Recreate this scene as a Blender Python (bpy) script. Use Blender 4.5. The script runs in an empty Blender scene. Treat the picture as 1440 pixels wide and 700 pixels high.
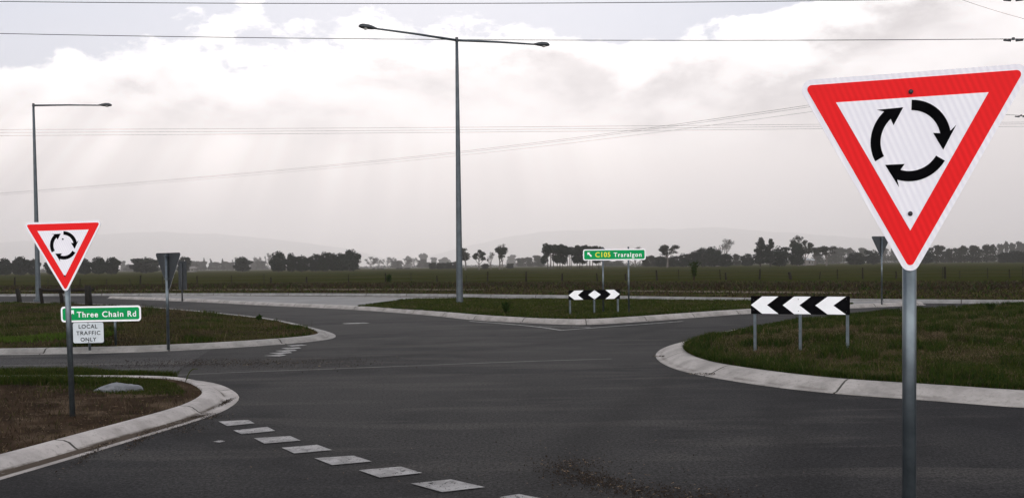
import bpy, math, random
import numpy as np
from mathutils import Vector, Matrix, noise as mnoise
from mathutils.geometry import delaunay_2d_cdt
random.seed(7)
RNG = np.random.default_rng(11)
R = math.radians
SC = bpy.context.scene
COL = SC.collection

# ------------------------------------------------------------------ camera
F, CX, CY, H = 1250.0, 720.0, 408.0, 1.74      # focal length and principal point in photo pixels, eye height in metres
PITCH, ROLL = R(-1.56), R(-0.66)
CAM_M = Matrix.Rotation(R(90) + PITCH, 3, 'X') @ Matrix.Rotation(ROLL, 3, 'Z')
cd = bpy.data.cameras.new('camera')
cam = bpy.data.objects.new('camera', cd)
COL.objects.link(cam)
cam.matrix_world = Matrix.Translation((0, 0, H)) @ CAM_M.to_4x4()
cd.sensor_fit = 'HORIZONTAL'; cd.sensor_width = 36.0
cd.lens = F / 1440 * 36
cd.shift_x = 0.0; cd.shift_y = (CY - 350) / 1440
cd.clip_start = 0.1; cd.clip_end = 40000
SC.camera = cam

# ------------------------------------------------------------------ world
SUN_EL, SUN_AZ = R(36), R(-4)                  # the sun stands behind the clouds ahead
def nd(nt, kind, **kw):
    n = nt.nodes.new(kind)
    for k, v in kw.items():
        if k == 'inp':
            for a, b in v.items(): n.inputs[a].default_value = b
        else: setattr(n, k, v)
    return n
class G_:
    """small arithmetic helper on a node tree"""
    def __init__(s, nt): s.nt = nt
    def m(s, op, a, b=None, c=None, clamp=False):
        n = s.nt.nodes.new('ShaderNodeMath'); n.operation = op; n.use_clamp = clamp
        for i, v in enumerate((a, b, c)):
            if v is None: continue
            if isinstance(v, (int, float)): n.inputs[i].default_value = v
            else: s.nt.links.new(v, n.inputs[i])
        return n.outputs[0]
    def ss(s, v, lo, hi, to0=0.0, to1=1.0):
        n = s.nt.nodes.new('ShaderNodeMapRange'); n.interpolation_type = 'SMOOTHSTEP'
        s.nt.links.new(v, n.inputs[0])
        for i, x in zip((1, 2, 3, 4), (lo, hi, to0, to1)): n.inputs[i].default_value = x
        return n.outputs[0]
    def mix(s, f, a, b, mode='MIX'):
        n = s.nt.nodes.new('ShaderNodeMix'); n.data_type = 'RGBA'; n.blend_type = mode
        for i, v in ((0, f), (6, a), (7, b)):
            if isinstance(v, (int, float)): n.inputs[i].default_value = v
            elif isinstance(v, tuple): n.inputs[i].default_value = (*v, 1)[:4]
            else: s.nt.links.new(v, n.inputs[i])
        return n.outputs[2]
    def noise(s, vec, scale, detail=6, rough=.55, dist=0.0, vscale=None):
        if vscale:
            mp = s.nt.nodes.new('ShaderNodeMapping'); mp.inputs['Scale'].default_value = vscale
            s.nt.links.new(vec, mp.inputs[0]); vec = mp.outputs[0]
        n = s.nt.nodes.new('ShaderNodeTexNoise')
        n.inputs['Scale'].default_value = scale; n.inputs['Detail'].default_value = detail
        n.inputs['Roughness'].default_value = rough; n.inputs['Distortion'].default_value = dist
        s.nt.links.new(vec, n.inputs['Vector'])
        return n.outputs[0]

W = bpy.data.worlds.new('World'); SC.world = W; W.use_nodes = True
nt = W.node_tree; nt.nodes.clear(); g = G_(nt)
out = nd(nt, 'ShaderNodeOutputWorld'); bg = nd(nt, 'ShaderNodeBackground', inp={'Strength': 0.1})
nt.links.new(bg.outputs[0], out.inputs[0])
sky = nd(nt, 'ShaderNodeTexSky', sky_type='NISHITA')
sky.sun_disc = False; sky.sun_elevation = SUN_EL; sky.sun_rotation = SUN_AZ; sky.altitude = 50
sky.dust_density = 2.0; sky.air_density = 1.0
tc = nd(nt, 'ShaderNodeTexCoord')
D_ = tc.outputs['Generated']
sp = nd(nt, 'ShaderNodeSeparateXYZ'); nt.links.new(D_, sp.inputs[0])
X, Y, Z = sp.outputs
n1 = g.noise(D_, 3.6, 9, .56, .25, (1, 1, 2.0))            # billows
n2 = g.noise(D_, 2.6, 5, .5, .4, (1, 1, 2.6))             # broad light and dark
n3 = g.noise(D_, 11.0, 7, .6, .1, (1, 1, 1.7))
n1c = g.m('SUBTRACT', n1, .5); n2c = g.m('SUBTRACT', n2, .5); n3c = g.m('SUBTRACT', n3, .5)
right = g.ss(X, .05, .5)
# edge of the cloud bank: blue-white gap above it
edge = g.m('ADD', .240, g.m('MULTIPLY', right, .028))
dz = g.m('SUBTRACT', edge, Z)
mk = g.m('ADD', dz, g.m('MULTIPLY', n1c, .22))
mk = g.m('ADD', mk, g.m('MULTIPLY', n3c, .10))
cover = g.ss(mk, -.003, .010)
rim = g.ss(mk, .010, .060)                                 # white edge, greyer body
veil = g.mix(g.ss(g.m('ADD', Z, g.m('MULTIPLY', n2c, .3)), .1, .5), (6.8, 7.2, 8.4), (5.8, 6.5, 8.1))
blue = g.mix(.82, sky.outputs[0], veil)
glow = g.m('MULTIPLY', g.ss(g.m('ABSOLUTE', g.m('ADD', X, .12)), .0, .36, 1, 0), g.ss(Z, .04, .2))
greyness = g.ss(g.m('ADD', g.m('ADD', g.m('MULTIPLY', n2c, 2.4), g.m('MULTIPLY', n3c, .55)), g.m('ADD', g.m('MULTIPLY', right, .20), g.m('MULTIPLY', glow, -.10))), -.26, .28)
body = g.mix(greyness, (12.6, 12.0, 11.9), (6.3, 5.85, 5.9))
cl = g.mix(rim, (14.5, 14.2, 14.1), body)
# lower down everything melts into a pinkish grey rain haze
low = g.ss(g.m('ADD', Z, g.m('ADD', g.m('MULTIPLY', n1c, .10), g.m('MULTIPLY', n3c, .06))), .185, .11)
lowc = g.mix(g.ss(Z, .0, .18), (8.6, 7.6, 7.3), (12.9, 12.0, 11.6))
lowc = g.mix(g.m('MULTIPLY', right, .8), lowc, g.mix(g.ss(Z, .0, .18), (7.2, 6.6, 6.5), (9.0, 8.3, 8.2)))
# light shafts fanning down from the hidden sun
u = g.m('DIVIDE', X, g.m('MAXIMUM', Y, .05)); v = g.m('DIVIDE', Z, g.m('MAXIMUM', Y, .05))
ang = g.m('DIVIDE', g.m('ADD', u, .06), g.m('SUBTRACT', .62, g.m('MINIMUM', v, .45)))
cmb = nd(nt, 'ShaderNodeCombineXYZ'); nt.links.new(ang, cmb.inputs[0])
rn = g.noise(cmb.outputs[0], 4.5, 3, .55)
ray = g.m('MULTIPLY', g.m('SUBTRACT', g.ss(rn, .38, .64), .45), g.m('MULTIPLY', g.ss(u, .25, -.05), .21))
lowc = g.mix(1.0, lowc, g.mix(g.m('ADD', .5, ray), (.0, .0, .0), (2.0, 2.0, 2.0)), 'MULTIPLY')
lowc = g.mix(g.m('MULTIPLY', glow, .35), lowc, (10.8, 10.1, 10.0))
cl = g.mix(low, cl, lowc)
front = g.mix(cover, blue, cl)
# unseen bright sky band added behind the viewer to light the signs
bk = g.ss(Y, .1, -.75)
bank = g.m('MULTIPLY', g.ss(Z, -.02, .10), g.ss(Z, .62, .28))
fill_bandc = g.mix(bank, (9.5, 9.5, 9.8), (33.0, 32.6, 32.6))
allc = g.mix(bk, front, fill_bandc)
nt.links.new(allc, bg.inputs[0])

S_ = Vector((math.sin(SUN_AZ) * math.cos(SUN_EL), math.cos(SUN_AZ) * math.cos(SUN_EL), math.sin(SUN_EL)))
ld = bpy.data.lights.new('sun', 'SUN'); ld.energy = 1.5; ld.angle = R(22); ld.color = (1, .96, .9)
sun = bpy.data.objects.new('sun', ld); COL.objects.link(sun)
sun.rotation_euler = (-S_).to_track_quat('-Z', 'Y').to_euler(); sun.location = (0, 0, 60)

SC.view_settings.view_transform = 'Standard'; SC.view_settings.look = 'None'
SC.view_settings.exposure = 0.0; SC.view_settings.gamma = 1.0; SC.view_settings.use_curve_mapping = False
SC.render.engine = 'CYCLES'
cy = SC.cycles
cy.use_denoising = True; cy.max_bounces = 6; cy.diffuse_bounces = 3; cy.glossy_bounces = 3
cy.volume_bounces = 2; cy.transparent_max_bounces = 8; cy.sample_clamp_indirect = 4

# ------------------------------------------------------------------ places
def ray(px, py): return CAM_M @ Vector(((px - CX) / F, -(py - CY) / F, -1))
def G(px, py, z=0.0):
    d = ray(px, py); t = (z - H) / d.z
    return (d.x * t, d.y * t)
def P(px, py, D):
    d = ray(px, py); t = D / d.y
    return Vector((d.x * t, D, H + d.z * t))
def hor(px): return 374 - .0115 * (px - 720)

# ------------------------------------------------------------------ materials
MATS = {}
def mat(name, c1, c2=None, scale=5.0, rough=.8, metal=0.0, spec=.3, bump=0.0, bscale=None, detail=6, c3=None, s3=1.0, lo=.35, hi=.65, vs=None, t3=(.5, .65)):
    if name in MATS: return MATS[name]
    m = bpy.data.materials.new(name); m.use_nodes = True; nt = m.node_tree; g = G_(nt)
    b = nt.nodes['Principled BSDF']
    b.inputs['Roughness'].default_value = rough; b.inputs['Metallic'].default_value = metal
    b.inputs['Specular IOR Level'].default_value = spec
    tc = nt.nodes.new('ShaderNodeTexCoord'); O = tc.outputs['Object']
    c2 = c2 or tuple(x * .8 for x in c1)
    n = g.noise(O, scale, detail, .6, 0, vs)
    c = g.mix(g.ss(n, lo, hi), c1, c2)
    if c3: c = g.mix(g.ss(g.noise(O, s3, 5, .6), t3[0], t3[1]), c, c3)
    nt.links.new(c, b.inputs['Base Color'])
    if bump:
        bp = nt.nodes.new('ShaderNodeBump'); bp.inputs['Strength'].default_value = bump; bp.inputs['Distance'].default_value = .02
        nt.links.new(g.noise(O, bscale or scale * 3, 6, .6), bp.inputs['Height']); nt.links.new(bp.outputs[0], b.inputs['Normal'])
    MATS[name] = m; return m

def asphalt_mat(name, k=1.0):
    m = bpy.data.materials.new(name); m.use_nodes = True; nt = m.node_tree; g = G_(nt)
    b = nt.nodes['Principled BSDF']; b.inputs['Specular IOR Level'].default_value = .03
    tc = nt.nodes.new('ShaderNodeTexCoord'); O = tc.outputs['Object']
    fine = g.noise(O, 28, 5, .85); mid = g.noise(O, 1.3, 6, .65, .3); big = g.noise(O, .16, 5, .6, .6)
    stre = g.noise(O, 1.0, 5, .6, .5, (.25, 1.6, 1))
    c = g.mix(.5, tuple(x * k for x in (.030, .029, .031)), tuple(x * k for x in (.046, .044, .045)))
    c = g.mix(g.m('MULTIPLY', g.ss(mid, .38, .66), .75), c, tuple(x * k for x in (.022, .021, .023)))
    c = g.mix(g.m('MULTIPLY', g.ss(big, .42, .58), .6), c, tuple(x * k for x in (.068, .064, .062)))
    c = g.mix(g.m('MULTIPLY', g.ss(stre, .5, .66), .75), c, tuple(x * k for x in (.082, .076, .072)))
    # wheel-worn arcs round the junction
    sp = nt.nodes.new('ShaderNodeSeparateXYZ'); nt.links.new(O, sp.inputs[0])
    for (ox, oy, r0, w, am) in ((-9, 30, 12.5, .5, .45), (-9, 30, 14.6, .45, .4), (26, 2, 24.6, .5, .45), (26, 2, 26.6, .5, .4), (-14, -6, 17, .6, .35), (-14, -6, 19, .5, .3)):
        dx = g.m('SUBTRACT', sp.outputs[0], ox); dy = g.m('SUBTRACT', sp.outputs[1], oy)
        d = g.m('SQRT', g.m('ADD', g.m('MULTIPLY', dx, dx), g.m('MULTIPLY', dy, dy)))
        d = g.m('ADD', d, g.m('MULTIPLY', g.noise(O, .5, 3), .8))
        f = g.ss(g.m('ABSOLUTE', g.m('SUBTRACT', d, r0)), 0, w, 1, 0)
        f = g.m('MULTIPLY', f, g.m('MULTIPLY', g.ss(g.noise(O, .9, 4), .3, .5), g.m('MULTIPLY', 1.1, am)))
        c = g.mix(f, c, tuple(x * k for x in (.019, .018, .019)))
    grain = g.noise(O, 60, 2, .6)
    f2 = g.m('MULTIPLY', g.ss(fine, .37, .63, .35, 1.65), g.ss(grain, .3, .7, .6, 1.4))
    cc = nt.nodes.new('ShaderNodeCombineColor'); [nt.links.new(f2, cc.inputs[i]) for i in range(3)]
    c = g.mix(1.0, c, cc.outputs[0], 'MULTIPLY')
    chip = g.ss(g.noise(O, 38, 2, .5), .70, .74)
    c = g.mix(g.m('MULTIPLY', chip, .5), c, (.11, .10, .095))
    nt.links.new(c, b.inputs['Base Color'])
    nt.links.new(g.ss(fine, .2, .8, .7, .9), b.inputs['Roughness'])
    bp = nt.nodes.new('ShaderNodeBump'); bp.inputs['Strength'].default_value = .5; bp.inputs['Distance'].default_value = .008
    nt.links.new(fine, bp.inputs['Height']); nt.links.new(bp.outputs[0], b.inputs['Normal'])
    return m
def worn_edges(m, lo=.60, hi=.64, sc=7):
    """paint worn through to the road: chips let the asphalt show"""
    nt = m.node_tree; g = G_(nt); tc = nt.nodes.new('ShaderNodeTexCoord'); b = nt.nodes['Principled BSDF']
    a = g.m('MULTIPLY', g.ss(g.noise(tc.outputs['Object'], sc, 8, .75), lo, hi, 1, .12), g.ss(g.noise(tc.outputs['Object'], 40, 4, .7), .58, .66, 1, .25))
    nt.links.new(a, b.inputs['Alpha'])
M_ASPH = asphalt_mat('asphalt', .48); M_ASPH2 = asphalt_mat('asphalt_old', .74)

def kerb_mat(name, base, joint=2.4, dirty=0):
    m = bpy.data.materials.new(name); m.use_nodes = True; nt = m.node_tree; g = G_(nt)
    b = nt.nodes['Principled BSDF']; b.inputs['Roughness'].default_value = .9; b.inputs['Specular IOR Level'].default_value = .1
    uv = nt.nodes.new('ShaderNodeUVMap'); sp = nt.nodes.new('ShaderNodeSeparateXYZ'); nt.links.new(uv.outputs[0], sp.inputs[0])
    tc = nt.nodes.new('ShaderNodeTexCoord'); O = tc.outputs['Object']
    c = g.mix(g.ss(g.noise(O, 2.2, 7, .65), .35, .68), base, tuple(x * .66 for x in base))
    c = g.mix(g.m('MULTIPLY', g.ss(g.noise(O, 16, 6, .75), .5, .7), .6), c, tuple(x * .45 for x in base))
    c = g.mix(g.m('MULTIPLY', g.ss(g.noise(O, .8, 5, .7), .6, .8), .4), c, (.16, .125, .095))
    fr = g.m('FRACT', g.m('DIVIDE', sp.outputs[0], joint))
    c = g.mix(g.m('LESS_THAN', fr, .013), c, (.05, .045, .04))
    # dirt line at the kerb foot (v runs 0 tray edge .. 1 back)
    ft = g.m('MULTIPLY', g.ss(g.m('ABSOLUTE', g.m('SUBTRACT', sp.outputs[1], .3)), 0, .09, 1, 0), g.ss(g.noise(O, 1.4, 6, .7), .4, .6))
    if dirty:
        s3_ = nt.nodes.new('ShaderNodeSeparateXYZ'); nt.links.new(O, s3_.inputs[0])
        f2 = g.m('MULTIPLY', g.ss(g.m('ABSOLUTE', g.m('SUBTRACT', sp.outputs[1], .235)), .055, .085, 1, 0), g.ss(g.m('ADD', s3_.outputs[1], g.m('MULTIPLY', g.noise(O, 3, 4), 1.2)), dirty, dirty - .5))
        ft = g.m('MAXIMUM', ft, g.m('MULTIPLY', f2, g.ss(g.noise(O, 9, 6, .7), .25, .42)))
    c = g.mix(g.m('MULTIPLY', ft, 1.0 if dirty else .45), c, (.05, .037, .027))
    nt.links.new(c, b.inputs['Base Color'])
    bp = nt.nodes.new('ShaderNodeBump'); bp.inputs['Strength'].default_value = .4; bp.inputs['Distance'].default_value = .01
    nt.links.new(g.noise(O, 18, 6, .7), bp.inputs['Height']); nt.links.new(bp.outputs[0], b.inputs['Normal'])
    return m
M_KERB = kerb_mat('kerb_concrete', (.33, .305, .285)); M_KERBF = kerb_mat('kerb_concrete_far', (.24, .235, .23), 3.0); M_KERBM = kerb_mat('kerb_concrete_grey', (.265, .25, .235), 2.6); M_KERBN = kerb_mat('kerb_concrete_dirty', (.37, .34, .32), 2.2, 11.4)
M_CONC = mat('concrete', (.14, .137, .134), (.11, .107, .104), 1.4, .85, 0, .25, .3, c3=(.25, .24, .235), s3=.5)
M_SLAB = mat('concrete_slab', (.13, .126, .124), (.10, .097, .096), .7, .85, 0, .25, .2, c3=(.155, .15, .147), s3=.3)
M_PAINT = mat('road_paint', (.27, .26, .255), (.17, .163, .16), 6, .8, 0, .1, .2, detail=8, c3=(.09, .085, .085), s3=5.0, t3=(.56, .72))
M_PAINTF = mat('worn_road_paint', (.20, .19, .19), (.10, .095, .095), 5, .7, 0, .3, .2, detail=8)
worn_edges(M_PAINT); worn_edges(M_PAINTF, .52, .6)
M_SEAM = mat('pale_seam', (.062, .058, .056), (.032, .030, .029), 2.2, .8, 0, .2, detail=8)
M_TURF = mat('turf_soil', (.016, .020, .006), (.030, .034, .011), 1.1, 1, 0, .0, .6, 14, c3=(.050, .037, .021), s3=.5, t3=(.48, .58))
M_SOIL = mat('dry_soil', (.042, .028, .019), (.024, .017, .012), 2.2, 1, 0, .0, .8, 16, c3=(.07, .05, .034), s3=1.6)
M_SOILB = mat('brown_turf', (.036, .032, .013), (.026, .022, .012), .7, 1, 0, .0, .7, 12, c3=(.050, .034, .020), s3=.5)
M_FIELD = mat('paddock_grass', (.022, .026, .006), (.036, .032, .011), .04, 1, 0, .0, .0, c3=(.020, .025, .006), s3=.3, vs=(.35, 1, 1))
M_VERGE = mat('verge_grass', (.044, .034, .016), (.026, .027, .010), .22, 1, 0, .0, .8, 3, c3=(.060, .043, .026), s3=.3, vs=(.25, 1, 1))
M_DIRT = mat('dry_track_dirt', (.13, .10, .075), (.06, .047, .03), .6, 1, 0, .05, vs=(.2, 1, 1))
M_BLADES = [mat('blade_green', (.027, .037, .006), (.038, .046, .009), 2, .9, 0, .0),
            mat('blade_deep_green', (.014, .028, .006), (.022, .038, .008), 2, .9, 0, .0),
            mat('blade_straw', (.13, .095, .058), (.075, .055, .032), 3, .9, 0, .0),
            mat('blade_brown', (.034, .023, .0125), (.021, .0145, .0085), 3, .9, 0, .1),
            mat('blade_olive', (.060, .056, .015), (.044, .038, .013), 3, .8, 0, .1),
            mat('blade_bright', (.060, .10, .014), (.045, .08, .012), 3, .9, 0, .0)]
M_GALV = mat('galvanised_steel', (.115, .136, .152), (.082, .098, .110), 9, .34, .75, .4, c3=(.14, .165, .18), s3=2.5)
M_GALVD = mat('galvanised_column', (.085, .10, .112), (.062, .074, .084), 4, .5, .6, .4)
M_ALU = mat('bare_aluminium', (.050, .055, .060), (.036, .040, .044), 3, .6, .5, .3)
M_DARK = mat('dark_fitting', (.05, .055, .06), (.035, .038, .042), 6, .5, .3, .4)
M_LENS = mat('lamp_lens', (.55, .53, .5), (.45, .44, .42), 4, .3, 0, .5)
M_BLACK = mat('black_film', (.003, .003, .0035), (.005, .005, .006), 6, .6, 0, .0)
M_RED = mat('red_film', (.78, .010, .018), (.70, .012, .018), 5, .45, 0, .1)
M_GREEN = mat('green_film', (.0, .31, .085), (.0, .27, .075), 4, .5, 0, .1)
M_YELLOW = mat('yellow_film', (.90, .80, .02), (.88, .76, .02), 4, .45, 0, .3)
M_WHITE2 = mat('white_film', (.93, .93, .95), (.88, .88, .90), 6, .45, 0, .3)
M_OLDWHITE = mat('dull_white_film', (.60, .64, .67), (.52, .56, .59), 5, .5, 0, .3)
M_BOLT = mat('bolt_steel', (.05, .05, .055), (.03, .03, .035), 9, .5, .6, .4)
M_WOOD = mat('weathered_timber', (.020, .016, .013), (.012, .010, .009), 5, .9, 0, .1, .6, vs=(1, 1, .2))
M_WOODG = mat('grey_post_timber', (.022, .020, .017), (.014, .013, .012), 5, .9, 0, .1, .6, vs=(1, 1, .2))
M_WIRE = mat('line_wire', (.03, .03, .032), None, 5, .6, .3, .3)
M_WIREP = mat('aged_aluminium_wire', (.20, .17, .17), None, 5, .6, .3, .3)
M_ROCK = mat('pale_concrete_spill', (.17, .175, .185), (.10, .103, .11), 6, .9, 0, .2, .8, 10)
M_ROOF = mat('zinc_roof', (.35, .36, .37), (.28, .29, .30), 3, .5, .3, .3)
M_ROOFB = mat('dull_roof', (.16, .14, .13), (.12, .11, .10), 3, .7, 0, .3)
M_WALL = mat('weatherboard', (.16, .15, .14), (.13, .12, .11), 3, .8, 0, .2)
M_GLASS = mat('dark_window', (.02, .02, .022), None, 3, .2, 0, .5)
M_COW = mat('cow_hide', (.018, .015, .014), (.03, .024, .02), 3, .8, 0, .2)
M_CHIP = mat('litter_dark', (.030, .022, .016), (.016, .012, .010), 30, .9, 0, .1)
M_CHIPL = mat('litter_straw', (.24, .17, .11), (.13, .09, .055), 30, .9, 0, .1)

def sheeting(name, c, c2, sc=30, amt=1.0):
    """prismatic reflective sheeting: faint diagonal bands pressed into the film"""
    m = bpy.data.materials.new(name); m.use_nodes = True; nt = m.node_tree; g = G_(nt)
    b = nt.nodes['Principled BSDF']; b.inputs['Roughness'].default_value = .5; b.inputs['Specular IOR Level'].default_value = .12
    tc = nt.nodes.new('ShaderNodeTexCoord')
    mp = nt.nodes.new('ShaderNodeMapping'); mp.inputs['Rotation'].default_value = (0, R(24), 0); nt.links.new(tc.outputs['Object'], mp.inputs[0])
    w = nt.nodes.new('ShaderNodeTexWave'); w.inputs['Scale'].default_value = sc; w.inputs['Distortion'].default_value = .25
    w.inputs['Detail'].default_value = 2; nt.links.new(mp.outputs[0], w.inputs['Vector'])
    f = g.m('MULTIPLY', w.outputs['Fac'], g.ss(g.noise(tc.outputs['Object'], 7, 4), .25, .7, .35, 1.0))
    c_ = g.mix(f, c, c2)
    c_ = g.mix(g.m('MULTIPLY', g.ss(g.noise(tc.outputs['Object'], 38, 5, .7), .58, .78), .16), c_, tuple(x * .55 for x in c))
    nt.links.new(c_, b.inputs['Base Color'])
    return m
M_SHEETW = sheeting('white_sheeting', (.80, .78, .84), (.90, .88, .92), 13)
M_SHEETR = sheeting('red_sheeting', (.76, .010, .012), (.86, .013, .016), 13)

# ------------------------------------------------------------------ mesh helpers
def link(o, parent=None):
    COL.objects.link(o)
    if parent: o.parent = parent
    return o
def mesh_obj(name, verts, faces, mats, parent=None, fm=None, smooth=False):
    me = bpy.data.meshes.new(name); me.from_pydata([tuple(v) for v in verts], [], faces); me.update()
    for m in (mats if isinstance(mats, (list, tuple)) else [mats]): me.materials.append(m)
    if fm is not None: me.polygons.foreach_set('material_index', fm)
    if smooth: me.polygons.foreach_set('use_smooth', [True] * len(me.polygons))
    return link(bpy.data.objects.new(name, me), parent)
def empty(name, loc, label, cat, rz=0, group=None):
    o = bpy.data.objects.new(name, None); COL.objects.link(o); o.location = loc; o.rotation_euler = (0, 0, rz)
    o.empty_display_size = .2; return tag(o, label, cat, group)
def tag(o, label, cat, group=None):
    o['label'] = label; o['category'] = cat
    if group: o['group'] = group
    return o
def struct(o): o['kind'] = 'structure'; return o
def stuff(o, label, cat): tag(o, label, cat); o['kind'] = 'stuff'; return o

class MB:
    def __init__(s): s.v = []; s.f = []; s.m = []
    def box(s, c, d, mi=0, rot=None):
        i = len(s.v)
        for dx in (-.5, .5):
            for dy in (-.5, .5):
                for dz in (-.5, .5):
                    p = Vector((dx * d[0], dy * d[1], dz * d[2]))
                    if rot: p = rot @ p
                    s.v.append(p + Vector(c))
        for q in ((0, 1, 3, 2), (4, 6, 7, 5), (0, 4, 5, 1), (2, 3, 7, 6), (0, 2, 6, 4), (1, 5, 7, 3)):
            s.f.append([i + k for k in q]); s.m.append(mi)
        return s
    def tube(s, pts, rad, n=10, mi=0, cap=True):
        pts = [Vector(p) for p in pts]
        if isinstance(rad, (int, float)): rad = [rad] * len(pts)
        base = len(s.v)
        for k, p in enumerate(pts):
            d = (pts[min(k + 1, len(pts) - 1)] - pts[max(k - 1, 0)]).normalized()
            a = d.cross(Vector((0, 1, 0)) if abs(d.y) < .9 else Vector((1, 0, 0))).normalized(); b = d.cross(a)
            for j in range(n):
                t = 2 * math.pi * j / n; s.v.append(p + (a * math.cos(t) + b * math.sin(t)) * rad[k])
        for k in range(len(pts) - 1):
            for j in range(n):
                a0 = base + k * n + j; a1 = base + k * n + (j + 1) % n
                s.f.append([a0, a1, a1 + n, a0 + n]); s.m.append(mi)
        if cap:
            s.f.append([base + j for j in range(n)][::-1]); s.m.append(mi)
            e = base + (len(pts) - 1) * n; s.f.append([e + j for j in range(n)]); s.m.append(mi)
        return s
    def prism(s, poly, y0, y1, mi=0):
        """polygon in the local XZ plane, extruded from y0 (front) to y1 (back)"""
        n = len(poly); i = len(s.v)
        a = sum(poly[k][0] * poly[(k + 1) % n][1] - poly[(k + 1) % n][0] * poly[k][1] for k in range(n))
        if a < 0: poly = poly[::-1]
        s.v += [Vector((x, y0, z)) for x, z in poly] + [Vector((x, y1, z)) for x, z in poly]
        s.f.append([i + k for k in range(n)]); s.m.append(mi)
        s.f.append([i + n + k for k in range(n)][::-1]); s.m.append(mi)
        for k in range(n):
            k2 = (k + 1) % n; s.f.append([i + k2, i + k, i + n + k, i + n + k2]); s.m.append(mi)
        return s
    def build(s, name, mats, parent=None, smooth=False):
        o = mesh_obj(name, s.v, s.f, mats, parent, s.m)
        if smooth:
            for p in o.data.polygons: p.use_smooth = len(p.vertices) == 4
        return o
def chaikin(pts, it=2):
    for _ in range(it):
        q = [pts[0]]
        for a, b in zip(pts[:-1], pts[1:]):
            q.append((a[0] * .75 + b[0] * .25, a[1] * .75 + b[1] * .25)); q.append((a[0] * .25 + b[0] * .75, a[1] * .25 + b[1] * .75))
        q.append(pts[-1]); pts = q
    return pts
def resample(pts, st):
    p = np.array(pts); seg = np.hypot(*(p[1:] - p[:-1]).T); s = np.concatenate([[0], np.cumsum(seg)])
    n = max(4, int(s[-1] / st)); t = np.linspace(0, s[-1], n)
    return np.stack([np.interp(t, s, p[:, 0]), np.interp(t, s, p[:, 1])], 1)
def inside(poly, q):
    x, y = q[:, 0], q[:, 1]; r = np.zeros(len(q), bool); n = len(poly)
    for i in range(n):
        x1, y1 = poly[i]; x2, y2 = poly[(i + 1) % n]
        if y1 == y2: continue
        c = ((y1 > y) != (y2 > y)) & (x < (x2 - x1) * (y - y1) / (y2 - y1) + x1); r ^= c
    return r
def edge_dist(poly, q):
    d = np.full(len(q), 1e9); n = len(poly)
    for i in range(n):
        a = np.array(poly[i]); b = np.array(poly[(i + 1) % n]); ab = b - a; L = max((ab ** 2).sum(), 1e-9)
        t = np.clip(((q - a) @ ab) / L, 0, 1); d = np.minimum(d, np.hypot(*((q - a) - t[:, None] * ab).T))
    return d
def bumps(x, y):
    return (np.sin(x * 1.9 + y * .7) + np.sin(x * .6 - y * 1.5 + 2) + .6 * np.sin(x * 4.1 + 1) * np.sin(y * 3.7) + .5 * np.sin(x * 7.3 - y * 6.1)) / 3

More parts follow.
